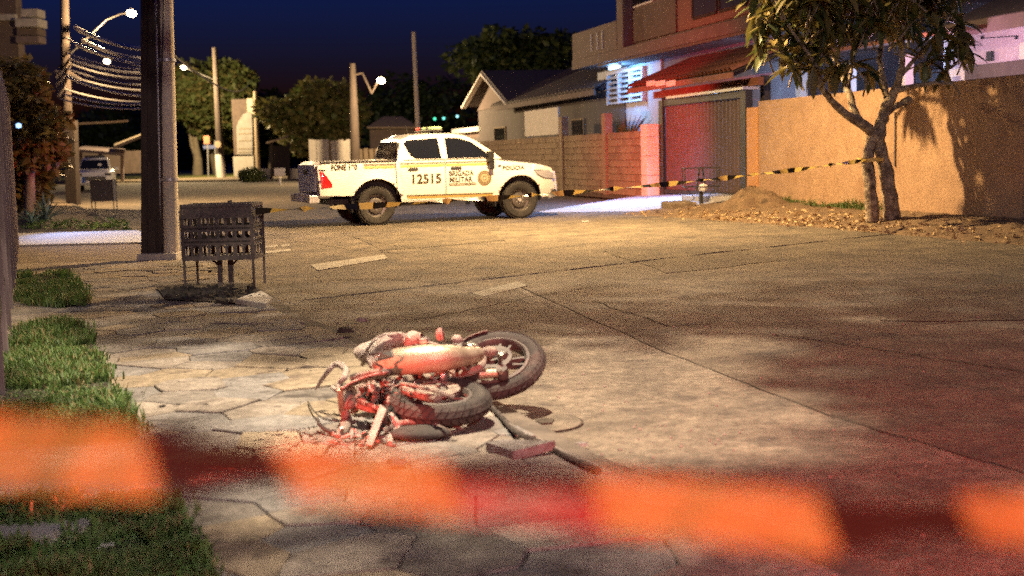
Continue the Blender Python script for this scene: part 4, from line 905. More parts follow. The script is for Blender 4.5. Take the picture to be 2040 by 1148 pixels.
# plank fences
pf = thing('plank_fence', Vector((*D(660, 330, 72).xy, .1)), 'pale upright plank fence behind the pickup bed', 'fence'); rr = random.Random(52); u = 617
while u < 699:
    w_ = rr.uniform(6, 8); dbox('plank', u + .4, 345, u + w_ - .4, 279 + rr.uniform(-1.5, 2), 72 + rr.uniform(0, .06), .04, MT['concrete' if rr.random() < .7 else 'sand'], pf); u += w_
pk = thing('picket_fence', Vector((*D(725, 325, 75).xy, .1)), 'short picket fence between plank fence and pickup cab', 'fence'); u = 704
while u < 760:
    dbox('picket', u, 345, u + 7, 296 + rr.uniform(-2, 3), 75, .05, MT['wood'], pk); u += 11
# low dark houses
def low_house(name, u0, u1, ve, vr, vb, y, label, wm, rm):
    p = Vector((*D((u0 + u1) / 2, vb, y).xy, .1)); root = thing(name, p, label, 'house'); dbox('wall', u0 + 4, vb, u1 - 4, ve, y, 5, wm, root)
    a, c, d_, e = D(u0 - 4, ve, y - .5), D(u1 + 4, ve, y - .5), D((u0 * .7 + u1 * .3), vr, y + 2.5), D((u0 * .3 + u1 * .7), vr, y + 2.5); b = MB(); b.plate([a, c, e, d_], (0, 0, 1), .1); b.build('roof', rm, root)
    w0 = u0 + (u1 - u0) * .3; dbox('window', w0, ve + (vb - ve) * .6, w0 + (u1 - u0) * .15, ve + (vb - ve) * .25, y - .04, .03, MT['glass_dark'], root); dbox('door', w0 + (u1 - u0) * .3, vb, w0 + (u1 - u0) * .42, ve + (vb - ve) * .25, y - .04, .03, MT['dark_wood'], root)
low_house('bungalow', 735, 830, 256, 235, 330, 84, 'dark bungalow with brown pitched roof behind the picket fence', MT['dark_wall'], MT['wood'])
# carport / roof at the far left behind the patrol car
cp = thing('carport', Vector((*D(205, 345, 88).xy, .1)), 'low carport with pale flat roof behind the patrol car', 'carport')
b = MB(); b.plate([D(153, 303, 86), D(246, 311, 86), D(250, 302, 94), D(168, 296, 94)], (0, 0, 1), .2); b.build('roof', MT['cream_wall'], cp)
b = MB(); b.plate([D(228, 297, 85), D(284, 274, 85), D(284, 271, 92), D(228, 292, 92)], (0, 0, 1), .2); b.build('side_roof', MT['wood'], cp)
for u in (160, 200, 243): b = MB(); b.bar(Vector((*D(u, 345, 88).xy, .1)), D(u, 304, 88), .2); b.build('post', MT['cream_wall'], cp)
dbox('back_wall', 150, 348, 285, 300, 96, .3, MT['dark_wall'], cp)
# upper left building with air conditioners
ub = thing('apartment_block', Vector((*D(-40, 330, 60).xy, .1)), 'dark apartment block at the top left corner with pale boxes on its wall', 'building')
dbox('wall', -220, 330, 26, -60, 60, .8, MT['dark_wall'], ub); dbox('ledge', -60, 42, 30, 28, 59.7, .3, MT['concrete'], ub)
dbox('wall_box', 30, 54, 75, 36, 58.6, 1.2, MT['concrete'], ub, .03); dbox('wall_box', 41, 34, 74, 17, 58.7, 1.0, MT['concrete'], ub, .03); dbox('sign_box', 31, 86, 76, 71, 58.6, 1.0, MT['cream_wall'], ub, .03); dbox('bracket', 34, 70, 74, 56, 58.9, 1.1, MT['dark_wall'], ub)
# street lamp right of the olive tree
ly = 69; p = Vector((*D(708, 330, ly).xy, .1)); sl = thing('street_lamp', p, 'lit street lamp on a wooden pole above the plank fence', 'street lamp')
b = MB(); b.tube([p, D(705, 230, ly), D(702, 127, ly)], [.28, .25, .16], 10); b.build('pole', MT['dark_wood'], sl, smooth=True)
b = MB(); b.tube([D(704, 150, ly), D(722, 146, ly), D(741, 186, ly - .5), D(752, 164, ly - 1)], .06, 7); b.build('lamp_arm', MT['dark_wood'], sl, smooth=True)
lamp_head(sl, D(759, 160, ly - 1.2), 1.15, 50, 5000, (1, .68, .34))
for (u, v, y, s, g, lb) in ((213, 122, 70, 1.0, 14, 'small lit lamp hanging among the overhead wires'), (86, 162, 60, .8, 12, 'tiny white lamp glimmering above the hedge')):
    p = D(u, v, y); L = thing('street_lamp', p, lb, 'street lamp'); lamp_head(L, p, s, g, 0, (1, .8, .5)); b = MB(); b.tube([p + Vector((0, 0, .1)), p + Vector((-.5, .3, .5)), p + Vector((-1.6, .6, .7))], .035, 6); b.build('lamp_arm', MT['galv'], L)
MT['blue_sign'] = emis('violet_sign_glow', (.16, .14, .9), 1.2)
p = D(515, 227, 91); b = MB(); b.box(p, (.35, .08, .35)); tag(b.build('lit_sign', MT['blue_sign'], origin=p, bevel=.02), 'small glowing violet square sign on the bare wooden pole', 'sign')
for (u, v, lb, c) in ((866, 237, 'small green light glimmering in the dark trees', (.1, 1, .55)), (884, 236, 'larger teal light beside the small green one in the dark trees', (.2, .95, .8)), (911, 232, 'pale cyan light near the low garage roof', (.4, .9, 1))):
    p = D(u, v, 110); b = MB(); b.lathe([(.001, -.14), (.12, -.07), (.12, .07), (.001, .14)], p, (0, 0, 1), 10); tag(b.build('string_light', emis('green_glow', c, 1.6), origin=p, smooth=True), lb, 'light', 'green lights in the dark trees')
# ---- patrol car far left, facing the camera
cy = 64.0; cb = Vector((*D(193, 377, cy).xy, 0)); pcar = thing('patrol_car', cb, 'white and blue patrol car facing the camera on the far left road', 'car', rz=.26)
MT['car_white'] = mat('car_white', (.72, .72, .72), .35, coat=.6); MT['car_blue'] = mat('car_blue', (.02, .10, .55), .35, coat=.6); MT['car_black'] = mat('car_black', (.015, .015, .017), .4); MT['rubber'] = mat('rubber', (.018, .017, .016), .85, (.035, .032, .03), 12)
# rows front (-y) to back, profile half widths
def car_loft(sec, n=10):
    b = MB(); rows = []
    for (y, hw, z0, z1, rd) in sec:
        row = []
        for (fx, fz) in ((-.92, 0), (-1, .12), (-1, .55), (-.96, .85), (-.80, 1), (0, 1.02), (.80, 1), (.96, .85), (1, .55), (1, .12), (.92, 0), (0, 0)): row.append(Vector((fx * hw, y, z0 + (z1 - z0) * fz)))
        rows.append(row + [row[0]])
    b.grid(rows); k = len(rows[0]); b.add(rows[0][:-1], [tuple(range(k - 1))]); b.add(rows[-1][:-1], [tuple(range(k - 1))]); return b
car_loft([(-2.1, .62, .42, .72, 0), (-2.0, .8, .3, .92, 0), (-1.6, .88, .28, 1.0, 0), (-.9, .91, .26, 1.06, 0), (.6, .92, .26, 1.1, 0), (1.9, .88, .3, 1.1, 0), (2.15, .75, .4, .95, 0)]).build('body', MT['car_white'], pcar, smooth=True, local=True)
car_loft([(-1.0, .76, 1.04, 1.07, 0), (-.35, .66, 1.05, 1.58, 0), (.3, .67, 1.06, 1.66, 0), (1.2, .66, 1.06, 1.62, 0), (2.0, .68, 1.06, 1.1, 0)]).build('cabin', MT['car_white'], pcar, smooth=True, local=True)
b = MB(); b.plate([(-.70, -1.0, 1.09), (.70, -1.0, 1.09), (.58, -.42, 1.52), (-.58, -.42, 1.52)], (0, -.6, .8), .02); b.build('windscreen', MT['glass_dark'], pcar, local=True)
b = MB(); b.box((0, -2.06, .62), (1.1, .12, .2)); b.build('grille', MT['car_black'], pcar, bevel=.02, local=True)
b = MB(); b.box((-.915, -.9, .62), (.03, 1.6, .45)); b.box((-.60, -2.03, .55), (.4, .08, .25), Matrix.Rotation(-.5, 3, 'Z')); b.build('blue_panel', MT['car_blue'], pcar, local=True)
for s in (-1, 1):
    b = MB(); b.box((s * .66, -1.98, .8), (.3, .14, .16), Matrix.Rotation(s * .35, 3, 'Z')); b.build('headlight', MT['glass_lit'], pcar, bevel=.03, local=True)
    b = MB(); b.box((s * 1.02, -.75, 1.08), (.22, .12, .16)); b.build('mirror', MT['car_white'], pcar, bevel=.04, local=True)
    for y in (-1.35, 1.35): b = MB(); b.lathe([(.16, -.1), (.3, -.11), (.33, -.06), (.33, .06), (.3, .11), (.16, .1)], (s * .8, y, .33), (1, 0, 0), 18, closed=True); b.build('wheel', MT['rubber'], pcar, smooth=True, local=True)
b = MB(); b.box((0, .2, 1.72), (1.0, .25, .1)); b.build('light_bar', MT['car_black'], pcar, bevel=.03, local=True)
b = MB(); b.lathe([(.001, -.02), (.1, -.02), (.1, .0), (.001, 0)], (.25, -.78, 1.3), (0, -.6, .8), 14); b.build('windscreen_sticker', MT['white_wall'], pcar, local=True)
# ================================================================== TREE ON THE VERGE
ty = G(1760, 437, .13); YT = ty.y
tr_ = thing('verge_tree', ty, 'twisted double-trunked tree with long leaves on the earth verge', 'tree')
def T(u, v, dy=0): return D(u, v, YT + dy)
limbs = [
 ([(1738, 440, 0), (1734, 380, -.05), (1728, 320, 0), (1736, 278, .05), (1742, 262, .05)], [.155, .135, .13, .12, .115]),
 ([(1778, 440, .1), (1772, 390, .05), (1762, 330, .1), (1752, 290, .1), (1750, 262, .05)], [.19, .165, .15, .14, .13]),
 ([(1748, 275, .05), (1725, 252, 0), (1690, 232, -.1), (1660, 205, -.2), (1640, 180, -.3), (1618, 148, -.4)], [.13, .115, .09, .075, .06, .045]),
 ([(1716, 248, 0), (1700, 215, .2), (1690, 180, .4), (1672, 130, .5), (1650, 95, .6), (1628, 50, .7)], [.085, .075, .07, .055, .045, .03]),
 ([(1750, 275, .08), (1756, 245, .1), (1768, 210, .1), (1782, 185, 0), (1792, 160, -.1), (1798, 110, -.2), (1800, 40, -.3)], [.13, .125, .12, .1, .07, .06, .04]),
 ([(1765, 225, .1), (1785, 212, .3), (1806, 202, .4)], [.09, .07, .055]),
 ([(1785, 180, 0), (1820, 172, -.2), (1862, 165, -.4), (1900, 168, -.5)], [.07, .055, .04, .02]),
 ([(1768, 205, .1), (1764, 175, .3), (1752, 120, .5), (1758, 50, .7), (1770, -30, .8)], [.075, .065, .06, .05, .03]),
 ([(1794, 150, -.1), (1830, 110, -.2), (1868, 70, -.4), (1900, 20, -.4)], [.05, .04, .03, .02]),
 ([(1640, 180, -.3), (1620, 120, -.5), (1575, 60, -.6), (1545, 0, -.6)], [.05, .04, .03, .02]),
 ([(1690, 180, .4), (1700, 110, .4), (1700, 30, .5), (1690, -60, .6)], [.045, .04, .03, .02])]
for i, (pts, rr) in enumerate(limbs):
    b = MB(); P_ = [T(*p) for p in pts]
    # resample with small wobble
    r = random.Random(60 + i); Q = []; RR = []
    for k in range(len(P_) - 1):
        for j in range(4):
            t = j / 4; Q.append(P_[k].lerp(P_[k + 1], t) + Vector((r.uniform(-1, 1), r.uniform(-1, 1), 0)) * .012); RR.append((rr[k] * (1 - t) + rr[k + 1] * t) * r.uniform(.93, 1.07) * .76)
    Q.append(P_[-1]); RR.append(rr[-1] * .8); b.tube(Q, RR, 11); b.build('trunk' if i < 2 else 'limb', MT['bark'], tr_, smooth=True)
# cut stub and pale knots
b = MB(); b.tube([T(1800, 206, .38), T(1812, 199, .44)], [.075, .07], 10); b.build('cut_stub', MT['bark'], tr_, smooth=True)
# leaves: whorls of long lanceolate leaves at twig ends
lf = MB(); rows = []
for t, w_ in ((0, .06), (.25, .75), (.55, 1), (.8, .6), (1, .03)): rows.append([Vector((-w_ * .14, t, .05 * w_ - .16 * t * t)), Vector((0, t, -.16 * t * t)), Vector((w_ * .14, t, .05 * w_ - .16 * t * t))])
lf.grid(rows)
leaf_me = []
for k in ('leaf', 'leaf2', 'leaf3', 'leaf4'):
    o = lf.build('leaf', MT[k], None, smooth=True, fix=False); leaf_me.append(o.data); bpy.data.objects.remove(o)
r = random.Random(71); tips = []
def whorl(u, v, dy): tips.append((T(u, v, dy), u, v))
for _ in range(250):
    a, c = r.uniform(-1, 1), r.uniform(-1, 1)
    if a * a + c * c > 1: continue
    u, v, dy = 1712 + a * 208, -42 + c * 158, r.uniform(-.9, 1.4)
    if v > 55 and u > 1640: continue
    if v > 60 and 1620 < u < 1900 and r.random() < .6: continue
    whorl(u, v, dy)
for u, v in ((1520, 85), (1545, 70), (1560, 100), (1590, 110), (1512, 60), (1580, 130), (1620, 130), (1530, 40), (1905, 70), (1925, 60), (1890, 100), (1880, 140), (1850, 120), (1930, 90), (1912, 40), (1870, 60), (1600, 90), (1550, 20), (1500, 30), (1640, 100), (1660, 130), (1690, 120), (1735, 130)): whorl(u, v, r.uniform(-.9, .3))
tw = MB(); cand = []
for p, u, v in tips:
    n = r.randrange(9, 15); ax = Vector((r.uniform(-.6, .6) + (u - 1720) / 500, r.uniform(-.5, .3), r.uniform(.1, .9))).normalized()
    tw.tube([p - ax * .45 - Vector((0, 0, .08)), p], [.016, .009], 5)
    for k in range(n):
        an = k * 2.4 + r.uniform(-.3, .3); el = r.uniform(-.55, .65); x = ax.orthogonal().normalized(); y_ = ax.cross(x); d = ((x * math.cos(an) + y_ * math.sin(an)) * math.cos(el) + ax * math.sin(el)); d.z -= .35; d.normalize()
        L = r.uniform(.28, .56); s = d.cross(Vector((0, 0, 1))).normalized(); nn_ = s.cross(d)
        m3 = Matrix((s, d, nn_)).transposed(); q = r.random(); mi = 3 if q < .14 else (1 if q < .56 else (2 if q < .68 else 0))
        cand.append((p - ax * r.uniform(0, .12), m3, L, mi, u, v))
tw.build('twigs', MT['bark'], tr_)['kind'] = 'stuff'
vis = [c for c in cand if c[5] > -25]; vis.sort(key=lambda c: c[0].y); pick = set(id(c) for c in vis[:300]); rest = MB()
base = [[Vector(v) for v in row] for row in rows]
for c in cand:
    p, m3, L, mi, u, v = c
    if id(c) in pick: share('leaf', leaf_me[mi], tr_, p, m3.to_euler(), (L, L, L))
    else:
        rest.mi = mi; rest.grid([[p + m3 @ (q * L) for q in row] for row in base])
o = rest.build('foliage', [MT['leaf'], MT['leaf2'], MT['leaf3'], MT['leaf4']], tr_, smooth=True, fix=False); o['kind'] = 'stuff'
# ================================================================== POLICE PICKUP
TH = .3875; tc0 = Vector((-2.664, 24.978, 0)) + Vector((-math.sin(TH), math.cos(TH), 0)) * .80
tk = thing('police_pickup', tc0, 'cream white double cab police pickup parked across the road', 'pickup truck', rz=TH)
MT['cream_paint'] = mat('cream_paint', (.80, .775, .71), .32, (.82, .80, .735), 2, coat=.7)
MT['cream_roof'] = MT['cream_paint']
MT['chrome'] = mat('chrome', (.62, .62, .64), .32, metal=.55); MT['trim'] = mat('black_trim', (.015, .015, .016), .5)
MT['tail_red'] = mat('tail_lamp_red', (.45, .015, .015), .15, coat=.8); MT['lamp_clear'] = mat('headlamp_clear', (.35, .36, .40), .1, coat=.8)
MT['gold'] = mat('gold_stripe', (.50, .34, .09), .5); MT['letter'] = mat('dark_olive_lettering', (.10, .09, .06), .5); MT['tail_blue_lit'] = mat('tailgate_blue_lit', (.62, .67, .76), .4, coat=.4)  # tailgate: the blue light falling on it is put into its colour
MT['tint'] = mat('tinted_glass', (.010, .012, .018), .06, spec=.7); MT['rim'] = mat('steel_rim', (.16, .15, .14), .4, metal=.7)
def arc(cx, cz, r, a0, a1, n): return [(cx + r * math.cos(R(a0 + (a1 - a0) * i / n)), cz + r * math.sin(R(a0 + (a1 - a0) * i / n))) for i in range(n + 1)]
def hw(x, z):                      # half width of the lower body
    w = .915 - .055 * ((z - .86) / .40) ** 2
    if x > 3.05: w -= .30 * ((x - 3.05) / .95) ** 2.2
    if x < -1.0: w -= .05 * ((-1.0 - x) / .2) ** 2
    for cx in (0, 3.085):
        d = math.hypot(x - cx, z - .40); w += .028 * max(0, 1 - abs(d - .52) / .14)
    return w
def hc(x, z): return .855 - .30 * (z - 1.20) - .03 * max(0, (z - 1.6) / .2) ** 2 - (.05 * max(0, (x - 2.0)) ** 1.5)
def shell(poly, fn, side, off=0, dx=.11, thick=0):
    bm = bmesh.new(); vv = [bm.verts.new((x, 0, z)) for x, z in poly]
    for t in tessellate_polygon([[Vector((x, z, 0)) for x, z in poly]]): bm.faces.new([vv[i] for i in t])
    xs = [p[0] for p in poly]; zs = [p[1] for p in poly]
    for lo, hi, no in ((min(xs), max(xs), (1, 0, 0)), (min(zs), max(zs), (0, 0, 1))):
        n = int((hi - lo) / dx)
        for i in range(1, n + 1):
            c = lo + (hi - lo) * i / (n + 1); bmesh.ops.bisect_plane(bm, geom=bm.verts[:] + bm.edges[:] + bm.faces[:], dist=1e-5, plane_co=(no[0] * c, 0, no[2] * c), plane_no=no)
    for v in bm.verts: v.co.y = side * (fn(v.co.x, v.co.z) + off)
    return bm
def bm_obj(bm, name, m, parent, smooth=True):
    bmesh.ops.recalc_face_normals(bm, faces=bm.faces); me = bpy.data.meshes.new(name); bm.to_mesh(me); bm.free(); me.materials.append(m)
    if smooth: me.polygons.foreach_set('use_smooth', [True] * len(me.polygons)); me.set_sharp_from_angle(angle=R(35))
    o = bpy.data.objects.new(name, me); COL.objects.link(o); o.parent = parent; return o
def skin(poly, fn, crown=0.0, nl=9):        # closed body: two shells and a strip between their outlines
    bm = bmesh.new()
    for s in (-1, 1):
        b2 = shell(poly, fn, s); me = bpy.data.meshes.new('t'); b2.to_mesh(me); b2.free(); bm.from_mesh(me); bpy.data.meshes.remove(me)
    # refined outline
    pl = []
    for i in range(len(poly)):
        a, c = Vector(poly[i]), Vector(poly[(i + 1) % len(poly)]); n = max(1, int((c - a).length / .1))
        for k in range(n): pl.append(a + (c - a) * (k / n))
    rows = []
    for p in pl:
        w = fn(p.x, p.y); row = []
        for j in range(nl):
            t = -1 + 2 * j / (nl - 1); row.append(bm.verts.new((p.x + (crown * .6 * (1 - t * t) if p.x > 3.5 else 0), w * t, p.y + (crown * (1 - t * t) if p.y > .95 else 0))))
        rows.append(row)
    for i in range(len(rows)):
        a, c = rows[i], rows[(i + 1) % len(rows)]
        for j in range(nl - 1): bm.faces.new((a[j], a[j + 1], c[j + 1], c[j]))
    bmesh.ops.remove_doubles(bm, verts=bm.verts, dist=.0005); return bm
low = [(-1.13, .62), (-.56, .60)] + [p for p in arc(0, .40, .52, 157, 20, 14)] + [(.52, .44), (2.52, .42)] + [p for p in arc(3.085, .40, .50, 172, 8, 14)] + [(3.64, .42), (3.84, .44), (3.98, .56), (4.0, .74), (3.96, .92), (3.88, 1.03), (3.6, 1.095), (3.1, 1.16), (2.72, 1.20), (2.5, 1.25), (.46, 1.25), (-1.10, 1.25), (-1.16, 1.18), (-1.15, .9)]
bm_obj(skin(low, hw, .05), 'body', MT['cream_paint'], tk)
cab = [(.46, 1.245), (.52, 1.5), (.60, 1.68), (.78, 1.755), (1.2, 1.785), (1.65, 1.785), (1.95, 1.745), (2.2, 1.62), (2.5, 1.42), (2.72, 1.25)]
bm_obj(skin(cab, hc, .03), 'cab', MT['cream_paint'], tk)
def side_panel(name, poly, fn, off, m, parent, side=-1, dx=.11): return bm_obj(shell(poly, fn, side, off, dx), name, m, parent)
for s in (-1, 1):
    d1 = side_panel('door', [(.56, .60), (.56, .47), (1.44, .455), (1.44, 1.235), (.50, 1.235), (.50, .98), (.54, .82)], hw, .006, MT['cream_paint'], tk, s)
    d2 = side_panel('door', [(1.462, .455), (2.42, .445), (2.52, .60), (2.56, .95), (2.50, 1.225), (1.462, 1.235)], hw, .006, MT['cream_paint'], tk, s)
    side_panel('handle', [(.66, 1.085), (.68, 1.06), (.86, 1.06), (.88, 1.085), (.86, 1.115), (.68, 1.115)], hw, .03, MT['chrome' if s > 0 else 'trim'], d1, s)
    side_panel('handle', [(1.56, 1.085), (1.58, 1.06), (1.78, 1.06), (1.80, 1.085), (1.78, 1.115), (1.58, 1.115)], hw, .03, MT['trim'], d2, s)
    side_panel('door_gap', [(1.444, .455), (1.458, .455), (1.458, 1.235), (1.444, 1.235)], hw, .004, MT['trim'], tk, s)
    side_panel('bed_gap', [(.405, .60), (.425, .60), (.425, 1.24), (.405, 1.24)], hw, .004, MT['trim'], tk, s)
    side_panel('side_window', [(.64, 1.60), (.70, 1.66), (1.36, 1.70), (1.40, 1.285), (.86, 1.29), (.76, 1.35)], hc, .006, MT['tint'], tk, s)
    side_panel('side_window', [(1.52, 1.70), (1.84, 1.685), (2.08, 1.60), (2.36, 1.40), (2.44, 1.30), (2.42, 1.285), (1.53, 1.285)], hc, .006, MT['tint'], tk, s)
    side_panel('window_trim', [(.60, 1.255), (2.52, 1.255), (2.52, 1.275), (.60, 1.275)], hc, .008, MT['trim'], tk, s)
    # livery: dark and gold stripes
    for x0, x1 in ((-.24, .40), (.51, 1.435), (1.468, 2.42)):
        side_panel('dark_stripe', [(x0, 1.185), (x1, 1.185), (x1, 1.215), (x0, 1.215)], hw, .010, MT['letter'], tk, s); side_panel('gold_stripe', [(x0, 1.125), (x1, 1.125), (x1, 1.172), (x0, 1.172)], hw, .010, MT['gold'], tk, s)
    side_panel('gold_stripe', [(.64, .50), (2.44, .49), (2.47, .53), (.62, .545)], hw, .010, MT['gold'], tk, s); side_panel('dark_stripe', [(.62, .55), (2.47, .535), (2.48, .56), (.61, .575)], hw, .010, MT['letter'], tk, s)
    # tail lamp
    side_panel('tail_lamp', [(-1.13, 1.10), (-1.06, 1.08), (-.98, .97), (-.89, .84), (-.90, .78), (-1.10, .76)], hw, .008, MT['tail_red'], tk, s, .06)
    side_panel('tail_lamp_edge', [(-1.135, 1.14), (-1.0, 1.12), (-1.02, 1.10), (-1.13, 1.12)], hw, .012, MT['trim'], tk, s)
    side_panel('fuel_badge', [(2.60, 1.08), (2.66, 1.08), (2.66, 1.12), (2.60, 1.12)], hw, .01, MT['trim'], tk, s)
    # head lamp
    side_panel('headlight', [(3.42, .985), (3.50, .90), (3.66, .83), (3.95, .80), (3.93, .90), (3.80, .985)], hw, .012, MT['lamp_clear'], tk, s, .06)
    side_panel('headlight_frame', [(3.40, 1.0), (3.48, .89), (3.64, .815), (3.97, .785), (3.93, .80), (3.66, .83), (3.50, .90), (3.42, .985), (3.7, 1.0)], hw, .007, MT['trim'], tk, s, .06)
    # wheel arch lining
    for cx in (0, 3.085):
        b = MB(); rws = []
        for (x, z) in arc(cx, .40, .50 if cx else .515, 185, -5, 16): rws.append([Vector((x, s * .60, z)), Vector((x, s * (hw(x, z) - .004), z))])
        b.grid(rws); b.build('arch_liner', MT['trim'], tk, smooth=True, local=True)
        b = MB(); b.box((cx, s * .6, .62), (1.0, .02, .6)); b.build('arch_liner', MT['trim'], tk, local=True)
    # mirror
    b = MB(); b.box((2.40, s * .98, 1.30), (.12, .16, .22)); b.tube([(2.42, s * .84, 1.24), (2.41, s * .93, 1.25)], .03, 6); b.box((2.42, s * 1.0, 1.15), (.10, .10, .22)); b.build('mirror', MT['trim'], tk, bevel=.03, local=True)
    # mud flaps, step
    for x in (-.5, 2.53): b = MB(); b.box((x, s * .78, .42), (.02, .2, .30)); b.build('mud_flap', MT['trim'], tk, local=True)
# wheels with lathed tyre, steel rim, nuts
def wheel(x, s):
    w = MB(); pr = [(.235, -.10), (.27, -.125), (.345, -.128), (.378, -.10), (.385, -.06), (.385, .06), (.378, .10), (.345, .128), (.27, .125), (.235, .10)]
    t = w.lathe(pr, (x, s * .76, .385), (0, 1, 0), 44, closed=True).build('wheel', MT['rubber'], tk, smooth=True, local=True)
    tb = MB()
    for k in range(44):
        an = 6.2832 * k / 44; d = Vector((math.cos(an), 0, math.sin(an))); q = Vector((-math.sin(an), 0, math.cos(an)))
        for yy in (-.085, .085):
            c = Vector((x, s * .76 + yy, .385)) + d * .381; tb.hexa([c - q * .018 + Vector((0, -.03, 0)) - d * .01, c + q * .018 + Vector((0, -.03, 0)) - d * .01, c + q * .018 + Vector((0, .03, 0)) - d * .01, c - q * .018 + Vector((0, .03, 0)) - d * .01, c - q * .018 + Vector((0, -.03, 0)) + d * .008, c + q * .018 + Vector((0, -.03, 0)) + d * .008, c + q * .018 + Vector((0, .03, 0)) + d * .008, c - q * .018 + Vector((0, .03, 0)) + d * .008])
    tb.build('tread', MT['rubber'], t, local=True)['kind'] = 'stuff'
    o = s * .76; q = MB(); q.lathe([(.235, s * .10), (.225, s * .09), (.215, s * .03), (.17, s * .02), (.15, s * .06), (.09, s * .075), (.06, s * .07), (.001, s * .07)], (x, o, .385), (0, 1, 0), 36); rim = q.build('rim', MT['rim'], t, smooth=True, local=True)
    for k in range(6):
        an = 6.2832 * k / 6; c = Vector((x + math.cos(an) * .19, o + s * .024, .385 + math.sin(an) * .19)); h = MB(); h.lathe([(.001, s * .004), (.02, s * .004), (.022, 0)], c, (0, 1, 0), 10); h.build('vent_hole', MT['trim'], rim, local=True)
        c = Vector((x + math.cos(an + .5) * .075, o + s * .078, .385 + math.sin(an + .5) * .075)); h = MB(); h.lathe([(.001, s * .012), (.012, s * .012), (.013, 0)], c, (0, 1, 0), 6); h.build('nut', MT['chrome'], rim, local=True)
    h = MB(); h.lathe([(.001, s * .04), (.035, s * .038), (.042, 0)], (x, o + s * .07, .385), (0, 1, 0), 16); h.build('hub_cap', MT['chrome'], rim, smooth=True, local=True)
for x in (0, 3.085):
    for s in (-1, 1): wheel(x, s)
# underside, axles, bumpers
b = MB(); b.box((1.4, 0, .48), (4.6, 1.1, .10)); b.tube([(0, -.7, .385), (0, .7, .385)], .07, 8); b.tube([(3.085, -.7, .385), (3.085, .7, .385)], .06, 8); b.box((1.2, .3, .4), (1.3, .5, .14)); b.build('chassis', MT['trim'], tk, local=True)
b = MB(); b.box((-1.24, 0, .56), (.2, 1.66, .15)); b.box((-1.26, 0, .645), (.2, 1.0, .02)); b.build('rear_bumper', MT['chrome'], tk, bevel=.03, local=True)
b = MB(); b.box((-1.345, 0, .56), (.012, .5, .11)); b.build('rear_plate', MT['white_wall'], tk, local=True)
b = MB(); b.box((-1.175, 0, .96), (.03, 1.44, .54)); tg = b.build('tailgate', MT['tail_blue_lit'], tk, bevel=.012, local=True)
b = MB(); b.box((-1.2, 0, 1.09), (.03, .28, .10)); b.build('tailgate_handle', MT['trim'], tg, bevel=.01, local=True)
b = MB(); b.box((-1.19, -.3, .62), (.06, .26, .14)); b.build('bumper_step', MT['trim'], tk, local=True)
b = MB(); b.box((-.33, 0, 1.262), (1.52, 1.64, .02)); b.build('bed_cover', MT['trim'], tk, bevel=.006, local=True)
for s in (-1, 1): b = MB(); b.box((-.33, s * .86, 1.265), (1.54, .06, .03)); b.build('bed_rail', MT['trim'], tk, bevel=.01, local=True)
def cross_glass(name, p0, p1, w0, w1, off, m):
    (x0, z0), (x1, z1) = p0, p1; n = Vector((-(z1 - z0), 0, x1 - x0)).normalized()
    if n.x * off < 0: n = -n
    n = n * abs(off); b = MB(); rows = []
    for k in range(2):
        x, z, w = ((x0, z0, w0), (x1, z1, w1))[k]; rows.append([Vector((x, w * t, z + (.03 * (1 - t * t) if off > 0 else 0))) + n for t in (-1, -.5, 0, .5, 1)])
    b.grid(rows); return b.build(name, m, tk, smooth=True, local=True)
cross_glass('windscreen', (2.68, 1.275), (2.06, 1.70), .76, .64, .012, MT['tint'])
cross_glass('rear_window', (.475, 1.30), (.575, 1.64), .68, .62, -.035, MT['tint'])
b = MB(); b.box((3.99, 0, .80), (.06, 1.1, .26)); b.build('grille', MT['trim'], tk, bevel=.03, local=True)
b = MB(); b.box((4.03, 0, .80), (.03, .7, .05)); b.box((4.03, 0, .72), (.03, .8, .03)); b.build('grille_bar', MT['chrome'], tk, local=True)
b = MB(); b.box((3.93, 0, .50), (.2, 1.3, .16)); b.build('front_bumper_insert', MT['trim'], tk, bevel=.04, local=True)
for s in (-1, 1):
    b = MB(); b.tube([(3.80, s * .72, .42), (3.98, s * .66, .46), (4.06, s * .5, .62), (4.04, s * .45, .95)], .035, 8); b.build('bull_bar', MT['chrome'], tk, smooth=True, local=True)
    b = MB(); b.lathe([(.001, .02), (.05, .015), (.06, 0)], (3.87, s * .70, .58), (1, s * .5, 0), 14); b.build('fog_lamp', MT['lamp_clear'], tk, smooth=True, local=True)
# roof light bar
lb = MB(); lb.box((1.42, 0, 1.855), (.26, 1.10, .045)); lbo = lb.build('light_bar', MT['trim'], tk, bevel=.02, local=True)
MT['bar_red'] = emis('beacon_red', (1, .05, .02), 1.2); MT['bar_amber'] = emis('beacon_amber', (.75, .9, .25), .9); MT['bar_clear'] = mat('beacon_clear', (.5, .55, .5), .15, coat=.6)
for i, (y0, y1, m) in enumerate(((-.54, -.30, 'bar_amber'), (-.29, -.10, 'bar_clear'), (-.09, .09, 'bar_amber'), (.10, .29, 'bar_clear'), (.30, .54, 'bar_red'))):
    b = MB(); b.box((1.42, (y0 + y1) / 2, 1.905), (.22, y1 - y0, .055)); b.build('beacon_lens', MT[m], lbo, bevel=.02, local=True)
for dx, dy in ((.0, .5), (.12, .5)): b = MB(); b.tube([(.72 + dx * 3, .3, 1.77), (.66 + dx * 3, .3, 1.98)], .008, 5); b.build('aerial', MT['trim'], tk, local=True)
